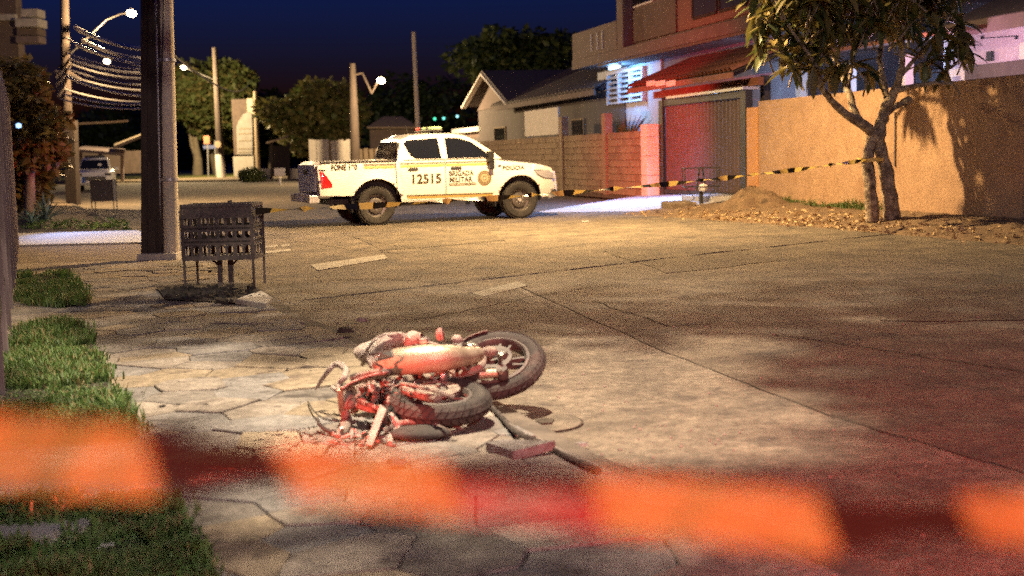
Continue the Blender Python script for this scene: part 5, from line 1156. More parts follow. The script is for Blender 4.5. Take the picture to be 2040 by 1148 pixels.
# lettering
def text(body, x, z, size, m, parent, name='lettering', squash=1.0, bold=.012, align='LEFT', off=.014):
    cu = bpy.data.curves.new('t', 'FONT'); cu.body = body; cu.size = size; cu.align_x = align; cu.offset = bold * size / .2; cu.space_character = 1.04; cu.extrude = .0008
    to = bpy.data.objects.new('t', cu); COL.objects.link(to); bpy.context.view_layer.update()
    me = bpy.data.meshes.new_from_object(to.evaluated_get(bpy.context.evaluated_depsgraph_get())); bpy.data.objects.remove(to); me.materials.clear(); me.materials.append(m)
    for v in me.vertices:
        px, pz = x + v.co.x * squash, z + v.co.y; v.co = (px, -(hw(px, pz) + off) + 0, pz)
    o = bpy.data.objects.new(name, me); COL.objects.link(o); o.parent = parent; return o
text('FONE 190', -.90, 1.115, .15, MT['letter'], tk, squash=.78, bold=.006); text('12515', .70, .80, .26, MT['letter'], tk, bold=.006, squash=.98); text('BRIGADA', 1.52, .93, .14, MT['letter'], tk, bold=.006, squash=.86); text('MILITAR', 1.52, .805, .14, MT['letter'], tk, bold=.006, squash=.94); text('POL\u00cdCIA', 2.69, 1.02, .11, MT['letter'], tk, squash=1.15, bold=.005)
side_panel('strap_line', [(1.52, .73), (2.10, .73), (2.10, .78), (1.52, .78)], hw, .012, MT['letter'], tk)
MT['strap'] = mat('strap_pale', (.45, .42, .34), .5)
for x0, x1 in ((1.54, 1.66), (1.68, 1.86), (1.90, 1.96), (1.99, 2.08)): side_panel('strap_word', [(x0, .745), (x1, .745), (x1, .765), (x0, .765)], hw, .0145, MT['strap'], tk)
def disc(name, cx, cz, r0, r1, off, m, n=28):
    b = MB(); rows = []
    for k in range(n + 1):
        an = 6.2832 * k / n; rows.append([Vector((cx + math.cos(an) * q, -(hw(cx + math.cos(an) * q, cz + math.sin(an) * q) + off), cz + math.sin(an) * q)) for q in (max(r0, .001), r1)])
    b.grid(rows); return b.build(name, m, tk, local=True)
MT['emb'] = mat('emblem_brown', (.17, .13, .075), .5); MT['emb2'] = mat('emblem_tan', (.42, .34, .20), .5)
disc('emblem', 2.285, .865, 0, .155, .012, MT['emb']); disc('emblem_ring', 2.285, .865, .105, .112, .0145, MT['emb2']); disc('emblem_ring', 2.285, .865, .148, .155, .0145, MT['emb2']); disc('emblem_field', 2.285, .865, 0, .085, .0145, MT['emb2'])
side_panel('emblem_shield', [(2.245, .90), (2.25, .83), (2.285, .80), (2.32, .83), (2.325, .90), (2.285, .915)], hw, .017, MT['emb'], tk); side_panel('emblem_shield_field', [(2.26, .885), (2.265, .84), (2.285, .825), (2.305, .84), (2.31, .885)], hw, .019, MT['strap'], tk)
# flashing red beacon shining towards the gate (truck roof, far end of the bar)
bl = light('beacon_light', 'SPOT', (0, 0, 0), RED_TRUCK, (1.0, .05, .03), None, .06, spot=48, blend=1.0)
bl.parent = tk; bl.location = (1.42, -.50, 2.02)
aim = Matrix.Rotation(-TH, 3, 'Z') @ (ST(18.2, 0, 1.75) - tc0 - Matrix.Rotation(TH, 3, 'Z') @ Vector((1.42, -.5, 2.02))); bl.rotation_euler = aim.to_track_quat('-Z', 'Y').to_euler()
bl3 = light('beacon_light', 'SPOT', (0, 0, 0), RED_HEDGE, (1.0, .07, .03), None, .05, spot=26, blend=1.0)
bl3.parent = tk; bl3.location = (1.25, .50, 2.05)
aim = Matrix.Rotation(-TH, 3, 'Z') @ (D(85, 262, 29) - tc0 - Matrix.Rotation(TH, 3, 'Z') @ Vector((1.25, .5, 2.05))); bl3.rotation_euler = aim.to_track_quat('-Z', 'Y').to_euler()
# ================================================================== BURNT MOTORCYCLE, lying on its left side
MT['burnt'] = mat('burnt_metal', (.19, .15, .13), .75, (.36, .29, .24), 22, 1.0, 32, spots=((.05, .04, .038), 14, .58))
MT['burnt_dark'] = mat('burnt_rubber_strip', (.03, .026, .024), .9, (.09, .075, .065), 20, .6)
MT['ash'] = mat('ash_covered_panel', (.33, .26, .23), .8, (.46, .38, .33), 16, 1.0, 28, spots=((.2, .14, .12), 11, .6))
MT['muffler'] = mat('scorched_muffler', (.34, .27, .19), .42, (.52, .44, .33), 9, .25, 50, metal=.5, spots=((.2, .15, .1), 12, .62))
MT['dull_alu'] = mat('dull_aluminium', (.46, .43, .38), .35, (.33, .30, .26), 18, .2, metal=.8)
MT['tyre'] = mat('dusty_tyre', (.022, .02, .019), .85, (.06, .053, .047), 9, .4, 60)
MT['alloy'] = mat('sooty_alloy', (.05, .045, .042), .6, (.13, .115, .10), 10, .3)
bk0 = G(840, 830, .085)
bk = thing('burnt_motorcycle', bk0, 'burnt-out motorcycle lying on its side on the pavement', 'motorcycle')
def K(u, v, z): return G(u, v, z)
def wheel_m(name, c, n, Ro, sec, m_rim, spokes, tread, label):
    c = Vector(c); n = Vector(n).normalized(); Ri = Ro - sec * 2
    pr = [(Ri + .004, -sec * .55), (Ri + sec * .5, -sec * .92), (Ri + sec * 1.2, -sec), (Ro - sec * .35, -sec * .8), (Ro - .004, -sec * .42), (Ro, 0), (Ro - .004, sec * .42), (Ro - sec * .35, sec * .8), (Ri + sec * 1.2, sec), (Ri + sec * .5, sec * .92), (Ri + .004, sec * .55)]
    w = MB().lathe(pr, c, n, 56, closed=True).build(name, MT['tyre'], bk, smooth=True)
    x = n.orthogonal().normalized(); y = n.cross(x)
    tb = MB()
    for k in range(tread):
        for s in (-1, 1):
            a0 = 6.2832 * (k + (.5 if s > 0 else 0)) / tread; ps = []
            for (da, rr, h) in ((0, Ro + .006, s * sec * .08), (.55, Ro - sec * .10, s * sec * .62), (.95, Ro - sec * .5, s * sec * .93)):
                an = a0 + da * 6.2832 / tread; d = x * math.cos(an) + y * math.sin(an); q = -x * math.sin(an) + y * math.cos(an); wdt = Ro * 6.2832 / tread * .40
                p = c + d * rr + n * h; ps.append((p - q * wdt, p + q * wdt, d))
            for i in range(2):
                (a, b_, d), (e, f, d2) = ps[i], ps[i + 1]; o1 = d * .004; o2 = (d2 * .5 + n * s * .6) * .005
                tb.hexa([a - o1, b_ - o1, f - o2, e - o2, a + o1, b_ + o1, f + o2, e + o2])
    tb.build('tread', MT['tyre'], w)['kind'] = 'stuff'
    rm = MB().lathe([(Ri + .008, -.035), (Ri - .006, -.04), (Ri - .018, -.02), (Ri - .018, .02), (Ri - .006, .04), (Ri + .008, .035)], c, n, 48, closed=True).build('rim', m_rim, w, smooth=True)
    for k in range(spokes):
        an = 6.2832 * k / spokes + .3; b = MB(); d = x * math.cos(an) + y * math.sin(an); q = -x * math.sin(an) + y * math.cos(an)
        for s in (-.5, .5):
            b.bar(c + d * .045 + q * .018 * s * 2, c + d * (Ri - .012) + q * .03 * s * 2, .014, .03, up=n)
        b.build('spoke', m_rim, rm)
    MB().lathe([(.001, -.06), (.04, -.06), (.05, -.03), (.05, .03), (.04, .06), (.012, .065), (.012, .085), (.001, .085)], c, n, 20).build('hub', MT['alloy'], rm, smooth=True)
    return w
nf = Vector((-.12, -.46, .88)); cf = K(985, 727, .27)
fw_ = wheel_m('front_wheel', cf, nf, .262, .040, MT['alloy'], 5, 46, '')
MB().lathe([(.062, .045), (.10, .045), (.10, .05), (.062, .05)], cf, nf, 30, closed=True).build('brake_disc', MT['alloy'], bk)
nr = Vector((.04, -.14, .985)); cr = K(873, 799, .20)
rw_ = wheel_m('rear_wheel', cr, nr, .250, .048, MT['alloy'], 5, 40, '')
MB().lathe([(.05, .05), (.10, .05), (.105, .065), (.05, .065)], cr, nr, 26, closed=True).build('sprocket', MT['burnt'], bk)
MB().lathe([(.001, .075), (.03, .075), (.06, .06), (.065, .03), (.065, .0)], cr + Vector((-.03, .01, 0)), nr, 22).build('drum_cover', MT['burnt'], bk, smooth=True)
def tb_(name, pts, r, m, n=10, parent=bk): b = MB(); b.tube([K(*p) for p in pts], r, n); return b.build(name, MT[m], parent, smooth=True)
def smooth_pts(pts, n=6):      # Catmull-Rom through pixel/height triples
    P = [Vector(p) for p in pts]; P = [P[0] * 2 - P[1]] + P + [P[-1] * 2 - P[-2]]; out = []
    for i in range(1, len(P) - 2):
        for k in range(n):
            t = k / n; a, b, c, d = P[i - 1], P[i], P[i + 1], P[i + 2]; out.append(.5 * ((2 * b) + (c - a) * t + (2 * a - 5 * b + 4 * c - d) * t * t + (3 * b - a - 3 * c + d) * t ** 3))
    out.append(P[-2]); return [tuple(p) for p in out]
def interp(vals, n):
    out = []
    for i in range(len(vals) - 1):
        for k in range(n): out.append(vals[i] + (vals[i + 1] - vals[i]) * k / n)
    return out + [vals[-1]]
def cv(name, pts, r, m, n=10, k=6, parent=bk):
    rr = interp(r, k) if isinstance(r, (list, tuple)) else r; return tb_(name, smooth_pts(pts, k), rr, m, n, parent)
# muffler with end cap, header pipe
mu = cv('muffler', [(760, 727, .36), (800, 720, .38), (845, 716, .39), (890, 713, .39), (925, 711, .38), (952, 706, .37)], [.060, .067, .070, .064, .050, .038], 'muffler', 22)
ec = K(760, 727, .36); axm = (K(800, 720, .38) - ec).normalized()
MB().lathe([(.001, -.03), (.022, -.032), (.040, -.028), (.055, -.012), (.06, .004)], ec, axm, 22).build('end_cap', MT['ash'], mu, smooth=True)
MB().lathe([(.001, -.034), (.012, -.036), (.013, -.03)], ec + axm.cross(Vector((0, 0, 1))) * .012, axm, 12).build('outlet', MT['tyre'], mu)
MB().lathe([(.062, -.012), (.071, -.012), (.071, .012), (.062, .012)], K(925, 711, .38), axm, 22, closed=True).build('clamp', MT['dull_alu'], mu, smooth=True)
cv('exhaust_pipe', [(948, 707, .34), (962, 714, .33), (955, 733, .30), (920, 745, .28), (880, 748, .27)], .02, 'burnt')
# heat shield bracket on top of the muffler
b = MB(); b.plate([K(748, 722, .41), K(758, 704, .45), K(782, 698, .45), K(785, 712, .42)], (0, .3, 1), .008); b.build('heat_shield', MT['dull_alu'], bk, bevel=.003)
cv('bracket_hook', [(750, 716, .42), (746, 720, .42), (752, 727, .40), (760, 731, .38), (757, 740, .36), (750, 744, .34)], .008, 'dull_alu', 7)
# fork: lower legs, ribbed gaiters, stanchions
for (dv, dz, nm, fm) in ((0, 0, 'near', 'muffler'), (-34, .06, 'far', 'alloy')):
    a, g0, g1, e = K(1000, 743 + dv, .26 + dz), K(948, 746 + dv, .26 + dz), K(922, 746 + dv, .27 + dz), K(868, 742 + dv, .30 + dz)
    b = MB(); b.tube([a, a.lerp(g0, .5), g0], [.023, .025, .027], 14); fl_ = b.build('fork_leg', MT[fm], bk, smooth=True)
    prof = []; L = (g1 - g0).length
    for k in range(9): prof += [(.030, L * k / 9), (.037, L * (k + .5) / 9)]
    MB().lathe(prof, g0, g1 - g0, 16).build('gaiter', MT['tyre'], fl_, smooth=True)
    b = MB(); b.tube([g1, e], .017, 12); b.build('stanchion', MT['burnt'], fl_, smooth=True)
    MB().lathe([(.001, -.03), (.03, -.03), (.035, 0), (.03, .03), (.001, .03)], a, nf, 14).build('axle_clamp', MT['alloy'], fl_, smooth=True)
b = MB(); b.bar(K(872, 746, .28), K(870, 720, .30), .04, .05); b.build('fork_yoke', MT['burnt'], bk, bevel=.01)
tb_('axle', [(998, 742, .27), (996, 722, .30), (998, 704, .36)], .012, 'dull_alu')
# mudguard: curved strip hugging the front tyre
x = nf.orthogonal().normalized(); y = nf.cross(x); rows = []
d0 = (K(955, 690, .36) - cf); a0 = math.atan2(d0.dot(y), d0.dot(x))
for k in range(11):
    an = a0 + (k - 5) * .10; d = x * math.cos(an) + y * math.sin(an); rows.append([cf + d * (.285 - .05 * abs(t) ** 2) + nf * (.062 * t) for t in (-1, -.6, 0, .6, 1)])
b = MB(); b.grid(rows); o = b.build('mudguard', MT['burnt'], bk, smooth=True); so = o.modifiers.new('s', 'SOLIDIFY'); so.thickness = .006
# tank and fairing remains
def lump(name, c, ax, m, seed=1, amp=.06, n=18, rot=None, parent=bk):
    r = random.Random(seed); ph = [r.uniform(0, 6.28) for _ in range(6)]; rows = []
    for i in range(n // 2 + 1):
        th = math.pi * i / (n // 2); row = []
        for j in range(n + 1):
            f = 2 * math.pi * j / n; k = 1 + amp * (math.sin(2 * f + ph[0]) * math.sin(th) + math.sin(3 * th + ph[1]) * .6 + math.sin(5 * f + ph[2]) * .4 * math.sin(th)); p = Vector((ax[0] * math.sin(th) * math.cos(f), ax[1] * math.sin(th) * math.sin(f), ax[2] * math.cos(th))) * k
            row.append(c + (rot @ p if rot else p))
        row[-1] = row[0]; rows.append(row)
    b = MB(); b.grid(rows); return b.build(name, MT[m], parent, smooth=True)
rz = Matrix.Rotation(.08, 3, 'Z')
lump('fuel_tank', K(800, 704, .33), (.24, .12, .085), 'ash', 3, .05, 24, rz @ Matrix.Rotation(.06, 3, 'Y'))
cv('fairing_edge', [(722, 727, .30), (730, 703, .38), (745, 682, .44), (764, 670, .47), (785, 667, .48), (803, 668, .47), (808, 684, .44)], [.010, .012, .014, .014, .013, .012, .01], 'ash', 9)
rows = []
for (a, b_) in zip(smooth_pts([(722, 727, .30), (730, 703, .38), (745, 682, .44), (764, 670, .47), (785, 667, .48), (803, 668, .47)], 4), smooth_pts([(738, 735, .32), (752, 712, .37), (770, 700, .40), (790, 694, .41), (815, 691, .41), (840, 690, .41)], 4)):
    p, q = K(*a), K(*b_); rows.append([p, p.lerp(q, .33) + Vector((0, -.02, .03)), p.lerp(q, .66) + Vector((0, -.03, .03)), q])
b = MB(); b.grid(rows); o = b.build('side_fairing', MT['ash'], bk, smooth=True); so = o.modifiers.new('s', 'SOLIDIFY'); so.thickness = .006
cv('frame_rail', [(735, 706, .42), (790, 699, .43), (850, 692, .43), (890, 688, .43), (908, 696, .41), (925, 706, .38)], .009, 'tyre', 8)
cv('frame_rail', [(700, 752, .30), (760, 740, .34), (830, 734, .34), (880, 736, .32)], .016, 'burnt', 9)
cv('frame_rail', [(705, 775, .22), (770, 765, .26), (840, 760, .26), (900, 752, .27)], .016, 'burnt', 9)
for u, v in ((760, 742), (800, 738), (840, 736)): tb_('frame_strut', [(u, v, .34), (u - 6, v + 30, .22)], .011, 'burnt')
# instrument pod, handlebar, levers, mirrors
b = MB(); MB().lathe([(.001, .05), (.035, .045), (.045, .0), (.03, -.06), (.001, -.07)], K(822, 682, .45), (.2, -.5, .8), 18).build('headlight_shell', MT['ash'], bk, smooth=True)
MB().lathe([(.02, .03), (.028, .02), (.03, -.03), (.001, -.035)], K(833, 676, .47), (.8, -.4, .4), 14).build('instrument_cup', MT['burnt'], bk, smooth=True)
MB().lathe([(.001, .02), (.024, .015), (.026, -.02), (.001, -.03)], K(848, 681, .46), (.9, -.3, .2), 14).build('instrument_cup', MT['dull_alu'], bk, smooth=True)
cv('handlebar', [(828, 690, .44), (850, 684, .45), (872, 690, .45), (895, 692, .43), (915, 686, .42)], .011, 'burnt', 9)
cv('mirror_stem', [(889, 692, .44), (885, 675, .48), (881, 652, .54)], .004, 'tyre', 6)
lump('mirror', K(877, 667, .49), (.022, .012, .035), 'ash', 8, .03, 12)
lump('indicator', K(910, 677, .45), (.028, .018, .026), 'ash', 9, .04, 12)
cv('brake_lever', [(905, 686, .44), (922, 690, .43), (936, 682, .43), (945, 690, .42)], .006, 'dull_alu', 7)
lump('fork_bracket', K(935, 693, .38), (.05, .03, .03), 'dull_alu', 11, .08, 14)
lump('caliper', K(975, 701, .36), (.045, .03, .03), 'burnt', 12, .08, 14)
# engine: crankcase, finned barrel, carburettor
lump('crankcase', K(815, 772, .22), (.13, .10, .09), 'burnt', 21, .07, 22)
lump('clutch_cover', K(806, 757, .27), (.06, .05, .03), 'burnt', 22, .04, 20)
eb = K(748, 772, .22); ed = (K(790, 768, .24) - eb).normalized(); eng = thing_part = MB(); 
b = MB(); b.bar(eb + ed * -.02, eb + ed * .12, .09, .11); cyl = b.build('cylinder_barrel', MT['burnt'], bk, bevel=.01)
for k in range(7):
    c = eb + ed * (-.015 + .019 * k); b = MB(); b.bar(c, c + ed * .005, .14, .16); b.build('fin', MT['burnt'], cyl)
lump('carburettor', K(884, 750, .29), (.03, .04, .04), 'dull_alu', 23, .08, 16)
lump('air_box', K(905, 742, .28), (.05, .05, .04), 'burnt', 24, .08, 16)
for i, (u0, v0, u1, v1) in enumerate(((735, 756, 728, 800), (752, 752, 748, 806), (768, 748, 772, 800), (744, 754, 742, 810))): tb_('shock_rod' if i % 2 else 'hose', [(u0, v0, .30), ((u0 + u1) / 2 + 4, (v0 + v1) / 2, .26), (u1, v1, .18)], .011 if i % 2 else .007, 'burnt')
# shock absorber with coil
sa, sb_ = K(776, 757, .30), K(770, 812, .16); ds = sb_ - sa; b = MB(); xx = ds.orthogonal().normalized(); yy = ds.normalized().cross(xx); b.tube([sa + ds * (k / 80) + (xx * math.cos(k * .55) + yy * math.sin(k * .55)) * .026 for k in range(81)], .006, 6); b.build('shock_spring', MT['burnt'], bk, smooth=True)
tb_('shock_body', [(776, 757, .30), (770, 812, .16)], .013, 'burnt')
# swing arm and chain
tb_('swing_arm', [(790, 772, .25), (830, 786, .26), (872, 796, .27)], .02, 'burnt'); tb_('swing_arm', [(800, 790, .14), (840, 808, .15), (878, 815, .14)], .018, 'burnt')
cv('chain', [(800, 764, .30), (840, 772, .31), (880, 783, .30), (905, 792, .28)], .010, 'burnt', 6)
# tail frame, grab rail, lamp bracket
cv('grab_rail', [(629, 776, .20), (640, 758, .25), (655, 738, .31), (668, 726, .34), (680, 728, .34), (690, 738, .32)], [.006, .011, .013, .014, .018, .016], 'ash', 9)
cv('grab_rail', [(690, 738, .32), (686, 752, .30), (676, 764, .27), (672, 778, .24), (662, 772, .24)], [.018, .016, .014, .012, .01], 'ash', 9)
rows = []
for a, b_ in zip(smooth_pts([(676, 782, .25), (700, 768, .28), (735, 756, .31), (776, 748, .33)], 4), smooth_pts([(682, 772, .29), (705, 758, .32), (738, 746, .35), (778, 738, .36)], 4)): rows.append([K(*a), K(*a).lerp(K(*b_), .5) + Vector((0, -.012, .012)), K(*b_)])
b = MB(); b.grid(rows); o = b.build('tail_panel', MT['ash'], bk, smooth=True); so = o.modifiers.new('s', 'SOLIDIFY'); so.thickness = .008
b = MB(); q = [(677, 776, .27), (681, 822, .14), (709, 820, .13), (704, 772, .26)]
for i in range(4): b.bar(K(*q[i]), K(*q[(i + 1) % 4]), .028, .018)
b.build('lamp_frame', MT['muffler'], bk, bevel=.004)
lump('tail_lamp', K(694, 798, .20), (.035, .03, .05), 'burnt', 31, .1, 14)
lump('battery_remains', K(722, 782, .20), (.05, .06, .05), 'burnt', 32, .12, 14)
cv('rear_fender', [(688, 822, .15), (690, 842, .11), (684, 858, .10), (672, 868, .10)], [.022, .03, .025, .012], 'burnt', 9)
cv('foot_lever', [(632, 832, .15), (636, 845, .13), (650, 857, .11), (668, 864, .10)], [.006, .01, .011, .012], 'tyre', 8)
cv('brake_cable', [(613, 800, .10), (628, 822, .12), (650, 836, .13), (672, 838, .13)], .004, 'tyre', 6); cv('brake_cable', [(640, 860, .09), (620, 866, .09), (604, 862, .09)], .004, 'tyre', 6)
b = MB(); b.plate([K(726, 888, .09), K(741, 890, .09), K(769, 818, .20), K(757, 808, .22)], (.3, -.6, .7), .012); b.build('plate_bracket', MT['ash'], bk, bevel=.003)
b = MB(); b.plate([K(768, 812, .20), K(757, 845, .14), K(746, 872, .10), K(752, 873, .10), K(766, 848, .13), K(775, 815, .2)], (.5, -.5, .5), .012); b.build('side_stand', MT['tyre'], bk)
cv('bent_strip', [(778, 826, .18), (788, 842, .15), (792, 856, .12), (778, 872, .10), (777, 883, .09)], [.014, .018, .02, .016, .012], 'ash', 8)
cv('foot_peg', [(700, 800, .18), (725, 812, .17), (752, 818, .17)], [.02, .018, .014], 'burnt', 9); cv('frame_rail', [(712, 790, .22), (735, 806, .20), (760, 815, .19)], .012, 'burnt', 8)
lump('burnt_seat', K(836, 862, .115), (.135, .085, .032), 'tyre', 41, .04, 26)
cv('seat_edge', [(765, 858, .12), (800, 842, .15), (850, 843, .14), (888, 858, .12), (895, 862, .10)], .012, 'burnt', 8)
cv('foot_lever', [(893, 838, .13), (902, 848, .11), (920, 855, .09)], .008, 'burnt', 7)
r = random.Random(44)
for k in range(22):
    p = K(r.uniform(662, 732), r.uniform(856, 886), .095 + r.uniform(0, .03)); b = MB(); s_ = r.uniform(.012, .035); b.box(p, (s_ * 1.6, s_ * r.uniform(.5, 1), s_ * r.uniform(.15, .6)), Euler((r.uniform(-.7, .7), r.uniform(-.7, .7), r.uniform(0, 3.1))).to_matrix()); b.build('ash_fragment', MT[r.choice(['ash', 'ash', 'burnt', 'dull_alu'])], bk, bevel=.003)
for k in range(12):
    u, v = r.uniform(690, 880), r.uniform(745, 800); p = K(u, v, r.uniform(.18, .3)); q = p + Vector((r.uniform(-.08, .08), r.uniform(-.04, .04), r.uniform(-.05, .04))); b = MB(); b.tube([p, p.lerp(q, .5) + Vector((0, 0, r.uniform(-.02, .02))), q], r.uniform(.004, .010), 6); b.build('wreck_fragment', MT[r.choice(['burnt', 'burnt', 'ash', 'dull_alu'])], bk, smooth=True)
for k in range(6):      # burnt wiring and cables
    u, v = r.uniform(680, 860), r.uniform(742, 800); z = r.uniform(.2, .34); pts = [(u, v, z)]
    for j in range(3): u += r.uniform(-28, 28); v += r.uniform(-6, 16); z = max(.1, z - r.uniform(-.02, .07)); pts.append((u, v, z))
    cv('wiring', pts, .0035, r.choice(['tyre', 'burnt', 'dull_alu']), 5, 4)
# broken slab, drain and stones by the kerb
b = MB(); b.plate([K(968, 881, .125), K(1000, 875, .13), K(1106, 878, .14), K(1022, 899, .125)], (0, -.05, -1), .04); tag(b.build('broken_slab', MT['stone2'], origin=K(1035, 890, .08)), 'thick broken paving slab tipped up at the kerb right of the motorcycle', 'slab')
dc = G(1074, 842, .012); dr = thing('drain_cover', dc, 'round worn drain cover set in the road beside the motorcycle', 'drain cover')
MB().lathe([(.001, .0035), (.21, .0035), (.213, .001), (.001, .0)], dc, (0, 0, 1), 36).build('lid', MT['asphalt_old'], dr)
MB().lathe([(.001, .0), (.216, .0), (.224, .004), (.001, .003)], dc - Vector((0, 0, .003)), (0, 0, 1), 36).build('gap', MT['tar'], dr)
b = MB(); b.prism(gp([(1066, 840), (1080, 834), (1104, 836), (1100, 844), (1080, 845)], .02), .014, .024); b.build('opening', MT['tar'], dr)
for (u, v, s, lb) in ((790, 925, .05, 'long flat dark stone chip on the pavement below the motorcycle'), (1158, 888, .035, 'small stone lying on the road near the broken slab'), (690, 662, .07, 'dark lump of rubble on the kerb behind the motorcycle'), (720, 640, .05, 'small pale rubble piece on the kerb behind the motorcycle')):
    p = G(u, v, .02 if u > 1100 else .09); r_ = random.Random(u); b = MB(); rows = []
    lo = [p + Vector((math.cos(a) * s * r_.uniform(.7, 1.2), math.sin(a) * s * .7 * r_.uniform(.7, 1.2), 0)) for a in [6.283 * k / 7 for k in range(7)]]; b.add(lo + [q * .7 + p * .3 + Vector((0, 0, s * r_.uniform(.4, .6))) for q in lo], [tuple(range(7, 14))] + [(i, (i + 1) % 7, 7 + (i + 1) % 7, 7 + i) for i in range(7)])
    tag(b.build('stone', MT['stone2' if s < .06 else 'soil'], origin=p), lb, 'stone')
pts = smooth_pts([(980, 812, .10), (1000, 832, .10), (1022, 856, .11), (1050, 872, .12), (1085, 884, .11), (1115, 902, .10), (1150, 920, .10), (1192, 937, .10)], 5)
b = MB(); rr = random.Random(77); b.tube([K(*p) for p in pts], [rr.uniform(.008, .018) for _ in pts], 7); tag(b.build('debris_strip', MT['burnt_dark'], smooth=True, origin=K(1080, 882, .1)), 'long thin dark strip of burnt debris along the kerb right of the motorcycle', 'debris')
# ================================================================== BARRIER TAPE
def film(name, col, clear, tr):
    m = mat(name, col, .4); nt = m.node_tree; b = nt.nodes['Principled BSDF']; t = nt.nodes.new('ShaderNodeBsdfTransparent'); l = nt.nodes.new('ShaderNodeBsdfTranslucent'); l.inputs[0].default_value = (*col, 1)
    m1 = nt.nodes.new('ShaderNodeMixShader'); m1.inputs[0].default_value = tr; m2 = nt.nodes.new('ShaderNodeMixShader'); m2.inputs[0].default_value = clear; nt.links.new(b.outputs[0], m1.inputs[1]); nt.links.new(l.outputs[0], m1.inputs[2]); nt.links.new(m1.outputs[0], m2.inputs[1]); nt.links.new(t.outputs[0], m2.inputs[2]); nt.links.new(m2.outputs[0], nt.nodes['Material Output'].inputs[0]); return m
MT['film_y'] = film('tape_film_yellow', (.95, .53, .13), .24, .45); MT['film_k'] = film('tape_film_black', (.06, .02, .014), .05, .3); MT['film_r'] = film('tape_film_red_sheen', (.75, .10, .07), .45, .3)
# near tape, twisting a little across the view (top and bottom edge measured along it)
prof = [(-160, 815, 965, 1.10), (0, 827, 972, 1.08), (150, 838, 984, 1.06), (300, 853, 992, 1.05), (360, 864, 985, 1.05), (440, 872, 966, 1.05), (540, 884, 962, 1.05), (600, 884, 1000, 1.05), (760, 900, 1018, 1.05), (930, 922, 1036, 1.06), (1060, 938, 1045, 1.06), (1200, 945, 1062, 1.06), (1350, 956, 1075, 1.07), (1500, 972, 1090, 1.08), (1640, 990, 1105, 1.09), (1720, 1000, 1098, 1.09), (1820, 1000, 1072, 1.10), (1930, 988, 1074, 1.10), (2040, 985, 1085, 1.10), (2200, 985, 1100, 1.12)]
NEAR_K = .60
prof = [(a, b_, c, d * NEAR_K) for a, b_, c, d in prof]
def pint(u, k):
    for a, c in zip(prof, prof[1:]):
        if a[0] <= u <= c[0]: t = (u - a[0]) / (c[0] - a[0]); t = t * t * (3 - 2 * t); return a[k] + (c[k] - a[k]) * t
    return prof[-1][k]
bounds = [-400, 300, 560, 905, 1190, 1650, 1925, 2600]; root = thing('barrier_tape', D(1000, 1000, .70), 'yellow and black barrier tape blurred across the foreground', 'barrier tape')
NR = 8; 
for i in range(len(bounds) - 1):
    b = MB(); u0, u1 = max(bounds[i], -150), min(bounds[i + 1], 2190); n = max(4, int((u1 - u0) / 12)); rows = []
    for k in range(n + 1):
        row = []
        for j in range(NR + 1):
            t = j / NR; sl = 42 * (t - .5) * (0 if u0 <= -150 and k == 0 else 1); u = u0 + (u1 - u0) * k / n + sl; u = min(max(u, -159), 2199); vt, vb, y = pint(u, 1), pint(u, 2), pint(u, 3); wd = vb - vt; tilt = (1 - min(1, wd / 140)) * .03
            row.append(D(u, vt + wd * t, y + tilt * (t - .5) * 2 + .004 * math.sin(u * .02 + t * 2) + .003 * math.sin(u * .055 + t * 5)))
        rows.append(row)
    if i == 3:      # the folded middle band: black edge above, sheer red below
        b.grid([q[:4] for q in rows]); b.build('black_stripe', MT['film_k'], root, smooth=True, fix=False); b = MB(); b.grid([q[3:] for q in rows]); b.build('sheer_fold', MT['film_r'], root, smooth=True, fix=False); continue
    b.grid(rows); b.build('yellow_stripe' if i % 2 == 0 else 'black_stripe', MT['film_y' if i % 2 == 0 else 'film_k'], root, smooth=True, fix=False)
# far tape from the litter cage to the tree
p0 = bc + Vector((.36, 0, .76)); p1 = T(1728, 319, -.2); ft = thing('barrier_tape', (p0 + p1) / 2, 'thin yellow and black barrier tape stretched from litter cage to tree', 'barrier tape'); ft_n = 62
def tp(t): return p0.lerp(p1, t) - Vector((0, 0, .10 * 4 * t * (1 - t)))
MT['ftape_y'] = mat('far_tape_yellow', (.80, .60, .16), .5, trans=.2)
for k in range(ft_n):
    b = MB(); rows = []
    for j in range(5):
        t = (k + j / 4) / ft_n; c = tp(t); ph = t * 46 + .9 * math.sin(t * 19); d = (p1 - p0).normalized(); up_ = Vector((0, 0, 1)); sd = d.cross(up_).normalized(); o_ = (up_ * math.cos(ph) * .6 + up_ * .45 + sd * math.sin(ph)).normalized() * .036; rows.append([c - o_, c + o_])
    b.grid(rows); b.build('yellow_stripe' if k % 2 else 'black_stripe', MT['ftape_y' if k % 2 else 'tape_k'], ft, smooth=True, fix=False)
b = MB(); kn = p1; b.lathe([(.20, -.03), (.205, -.03), (.205, .03), (.20, .03)], kn + Vector((.12, .25, 0)), (0, 0, 1), 16, closed=True); b.build('knot_loop', MT['ftape_y'], ft)
